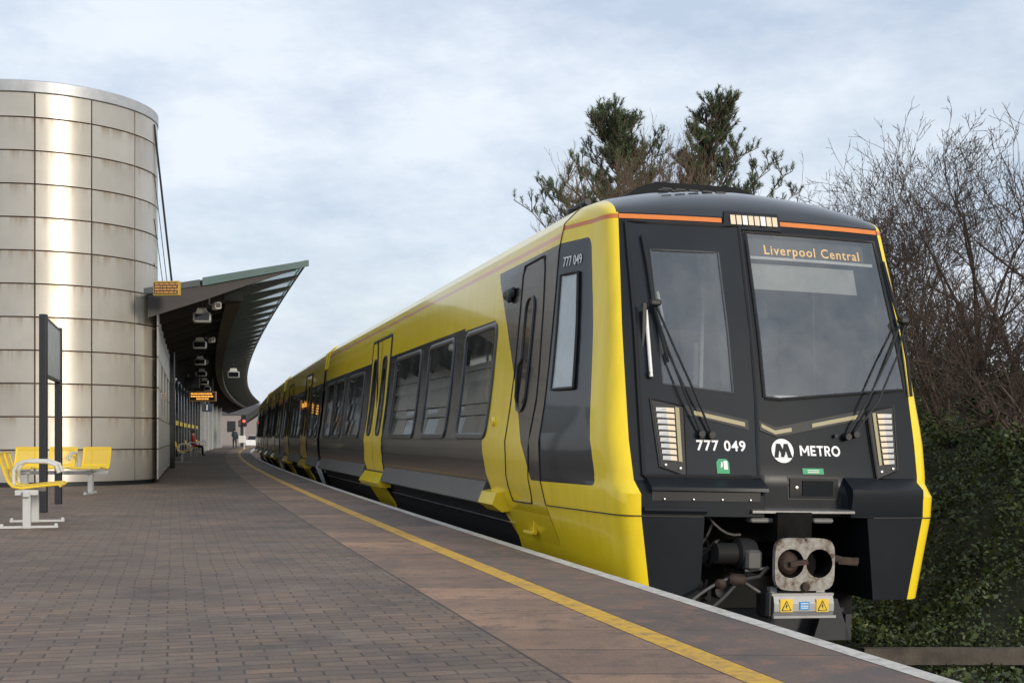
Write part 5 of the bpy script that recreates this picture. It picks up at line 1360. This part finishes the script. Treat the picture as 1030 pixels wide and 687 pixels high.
# --- pines
NEED=leafmat('pine_needles',(.050,.080,.038),(.12,.165,.08),.6)
def pine(label,loc,h,seed,shape,lean=0):
    rs=random.Random(seed); rg=np.random.default_rng(seed)
    t=thing('pine_tree',label,'tree',loc,0,'pines behind the train')
    tk=MB(); path=[Vector((lean*(i/8)**2*h*.1+rs.uniform(-.05,.05),rs.uniform(-.05,.05),h*i/8)) for i in range(9)]
    tk.tube(path,.14,7,r2=.025); tk.build('trunk',simpleM('pine_bark',(.11,.075,.055),.9,vary=.4),t)
    br=MB(); shoots=[]
    for zf,ang,ln_,tilt in shape(rs):
        i=zf*8; k=int(i); base=path[k].lerp(path[min(8,k+1)],i-k)
        d=Vector((math.cos(ang),math.sin(ang),tilt)).normalized(); pts_=[base]; cur=base
        for q in range(5):
            d=(d+Vector((rs.uniform(-.12,.12),rs.uniform(-.12,.12),.13))).normalized(); cur=cur+d*ln_/5; pts_.append(cur)
            if q>=1:
                for _ in range(2 if q<4 else 3):
                    sd_=(d*.7+Vector((rs.uniform(-1,1),rs.uniform(-1,1),rs.uniform(-.15,.7)))).normalized(); L=rs.uniform(.25,.55)*min(1,.4+ln_*.4)
                    tip=cur+sd_*L; br.tube([cur,tip],.012,3,caps=False)
                    for _k in range(rs.choice((2,3,3,4))):
                        fb_=rs.uniform(.35,1.0); b_=cur.lerp(tip,fb_); s2=(sd_*.5+Vector((rs.uniform(-.6,.6),rs.uniform(-.6,.6),rs.uniform(.35,1.2)))).normalized()
                        l2=rs.uniform(.14,.30); br.tube([b_,b_+s2*l2],.007,3,caps=False); shoots.append((b_+s2*l2*.15,b_+s2*l2,s2))
        br.tube(pts_,.030,4,r2=.010,caps=False); shoots.append((cur-d*.1,cur+d*.22,d))
    shoots.append((path[-1]-Vector((0,0,.35)),path[-1]+Vector((0,0,.15)),Vector((0,0,1))))
    br.build('branches',simpleM('pine_bark',(.11,.075,.055),.9),t)
    vs=[];n=34
    for a,b,d in shoots:
        a=np.array(a);b=np.array(b);d=np.array(d)
        tt=rg.uniform(0,1.0,n)[:,None]; o=a+(b-a)*tt
        r_=rg.normal(size=(n,3)); r_-=(r_@d)[:,None]*d; r_/=np.linalg.norm(r_,axis=1)[:,None]
        nd=r_*.75+d*.75; nd/=np.linalg.norm(nd,axis=1)[:,None]
        L=rg.uniform(.07,.13,n)[:,None]; sdv=np.cross(nd,rg.normal(size=(n,3))); sdv/=np.linalg.norm(sdv,axis=1)[:,None]
        vs.append(np.stack([o-sdv*.0065,o+sdv*.0065,o+nd*L],1).reshape(-1,3))
    v=np.concatenate(vs); mesh_np('crown',v,np.arange(len(v)).reshape(-1,3),NEED,t)
    return t
def shapeA(rs):
    out_=[]
    for k in range(74):
        zf=rs.uniform(.50,.985); wd=(2.9*(1-zf)**.62+.3)*(1 if rs.random()<.7 else .6)
        out_.append((zf,rs.uniform(0,6.28),wd*rs.uniform(.45,1.05),rs.uniform(.2,.75)))
    out_+=[(.60,3.0,2.5,.35),(.66,2.9,2.0,.4),(.63,3.4,2.3,.3),(.55,3.3,2.7,.25),(.66,.0,1.6,.5),(.70,3.2,1.7,.5),(.64,.3,1.5,.9)]
    return out_
def shapeB(rs):
    out_=[]
    for k in range(68):
        zf=rs.uniform(.52,.97); wd=(2.8*(1-zf)**.62+.3)*(1 if rs.random()<.7 else .6)
        out_.append((zf,rs.uniform(0,6.28),wd*rs.uniform(.45,1.0),rs.uniform(.25,.9)))
    out_+=[(.68,.1,2.2,.55),(.62,-.2,2.4,.45),(.60,.2,2.6,.25),(.66,.3,1.8,.9),(.72,.1,1.5,1.1)]
    return out_
pine('left pine with dark green tufted branches behind the train roof',(wpos(620,32),32,.2),8.3,31,shapeA,.1)
pine('right pine with a pointed top and wide right branches behind the train',(wpos(712,32),32,.2),8.7,32,shapeB,.0)
# --- evergreen bushes behind the bank
def bush(label,loc,rx,ry,rz_,n,seed,mat,size=.04):
    rg=np.random.default_rng(seed); d=rg.normal(size=(n,3)); d/=np.linalg.norm(d,axis=1)[:,None]; r_=rg.uniform(.45,1,n)**.5
    nn=np.array([noise.noise(Vector((float(a*2.2+seed),float(b*2.2),float(c_*2.2)))) for a,b,c_ in d]); P=d*(r_*(1+.55*nn))[:,None]*np.array([rx,ry,rz_])+np.array([0,0,rz_*.8])
    t=thing('evergreen_bush',label,'bush',loc,0,'evergreen bushes'); v,f=leaves(P,size,flat=1.0); mesh_np('foliage',v,f,mat,t)
    MB().tube([(0,0,-.3),(.03,0,rz_*.5),(0,.05,rz_)],.05,6,r2=.015).build('stem',BARK,t); return t
IV=leafmat('evergreen_leaf',(.026,.046,.018),(.07,.105,.04))
for lb,px_,z_,rx,rz_,w0,n_ in (('rounded dark evergreen bush behind the yellow right edge of the train',952,20,1.25,1.15,.3,9000),('broad dark evergreen bush at the right edge of the photo',1025,17.5,1.2,.75,.5,8000),('dark evergreen bush filling the gap behind the bare trees',905,24,1.2,1.3,.3,6000)):
    bush(lb,(wpos(px_,z_),z_,w0),rx,1.0,rz_,n_,int(px_),IV)

# --- fallen leaves and litter on the platform
random.seed(21); P=[]
for _ in range(260):
    y=random.uniform(4.2,30)*random.uniform(.6,1); y=max(4.2,y); a=random.choice((random.uniform(-6,2.2),random.gauss(1.5,.08),random.uniform(-2,2.9)))
    if a>2.95: continue
    P.append((cx(y,a),y,.010))
P=np.array(P); n=len(P); rg=np.random.default_rng(8); an=rg.uniform(0,6.28,n); sz=rg.uniform(.006,.018,n)[:,None]
A=np.stack([np.cos(an),np.sin(an),rg.uniform(-.1,.3,n)],1)*sz; B=np.stack([-np.sin(an),np.cos(an),rg.uniform(-.1,.3,n)],1)*sz*.5
v=np.stack([P-A,P+B,P+A,P-B],1).reshape(-1,3)
tag(mesh_np('leaf_litter',v,np.arange(4*n).reshape(-1,4),leafmat('dry_leaf',(.10,.07,.04),(.30,.24,.17)),kind='stuff'),'tiny dry leaves and grit scattered over the platform paving','litter')
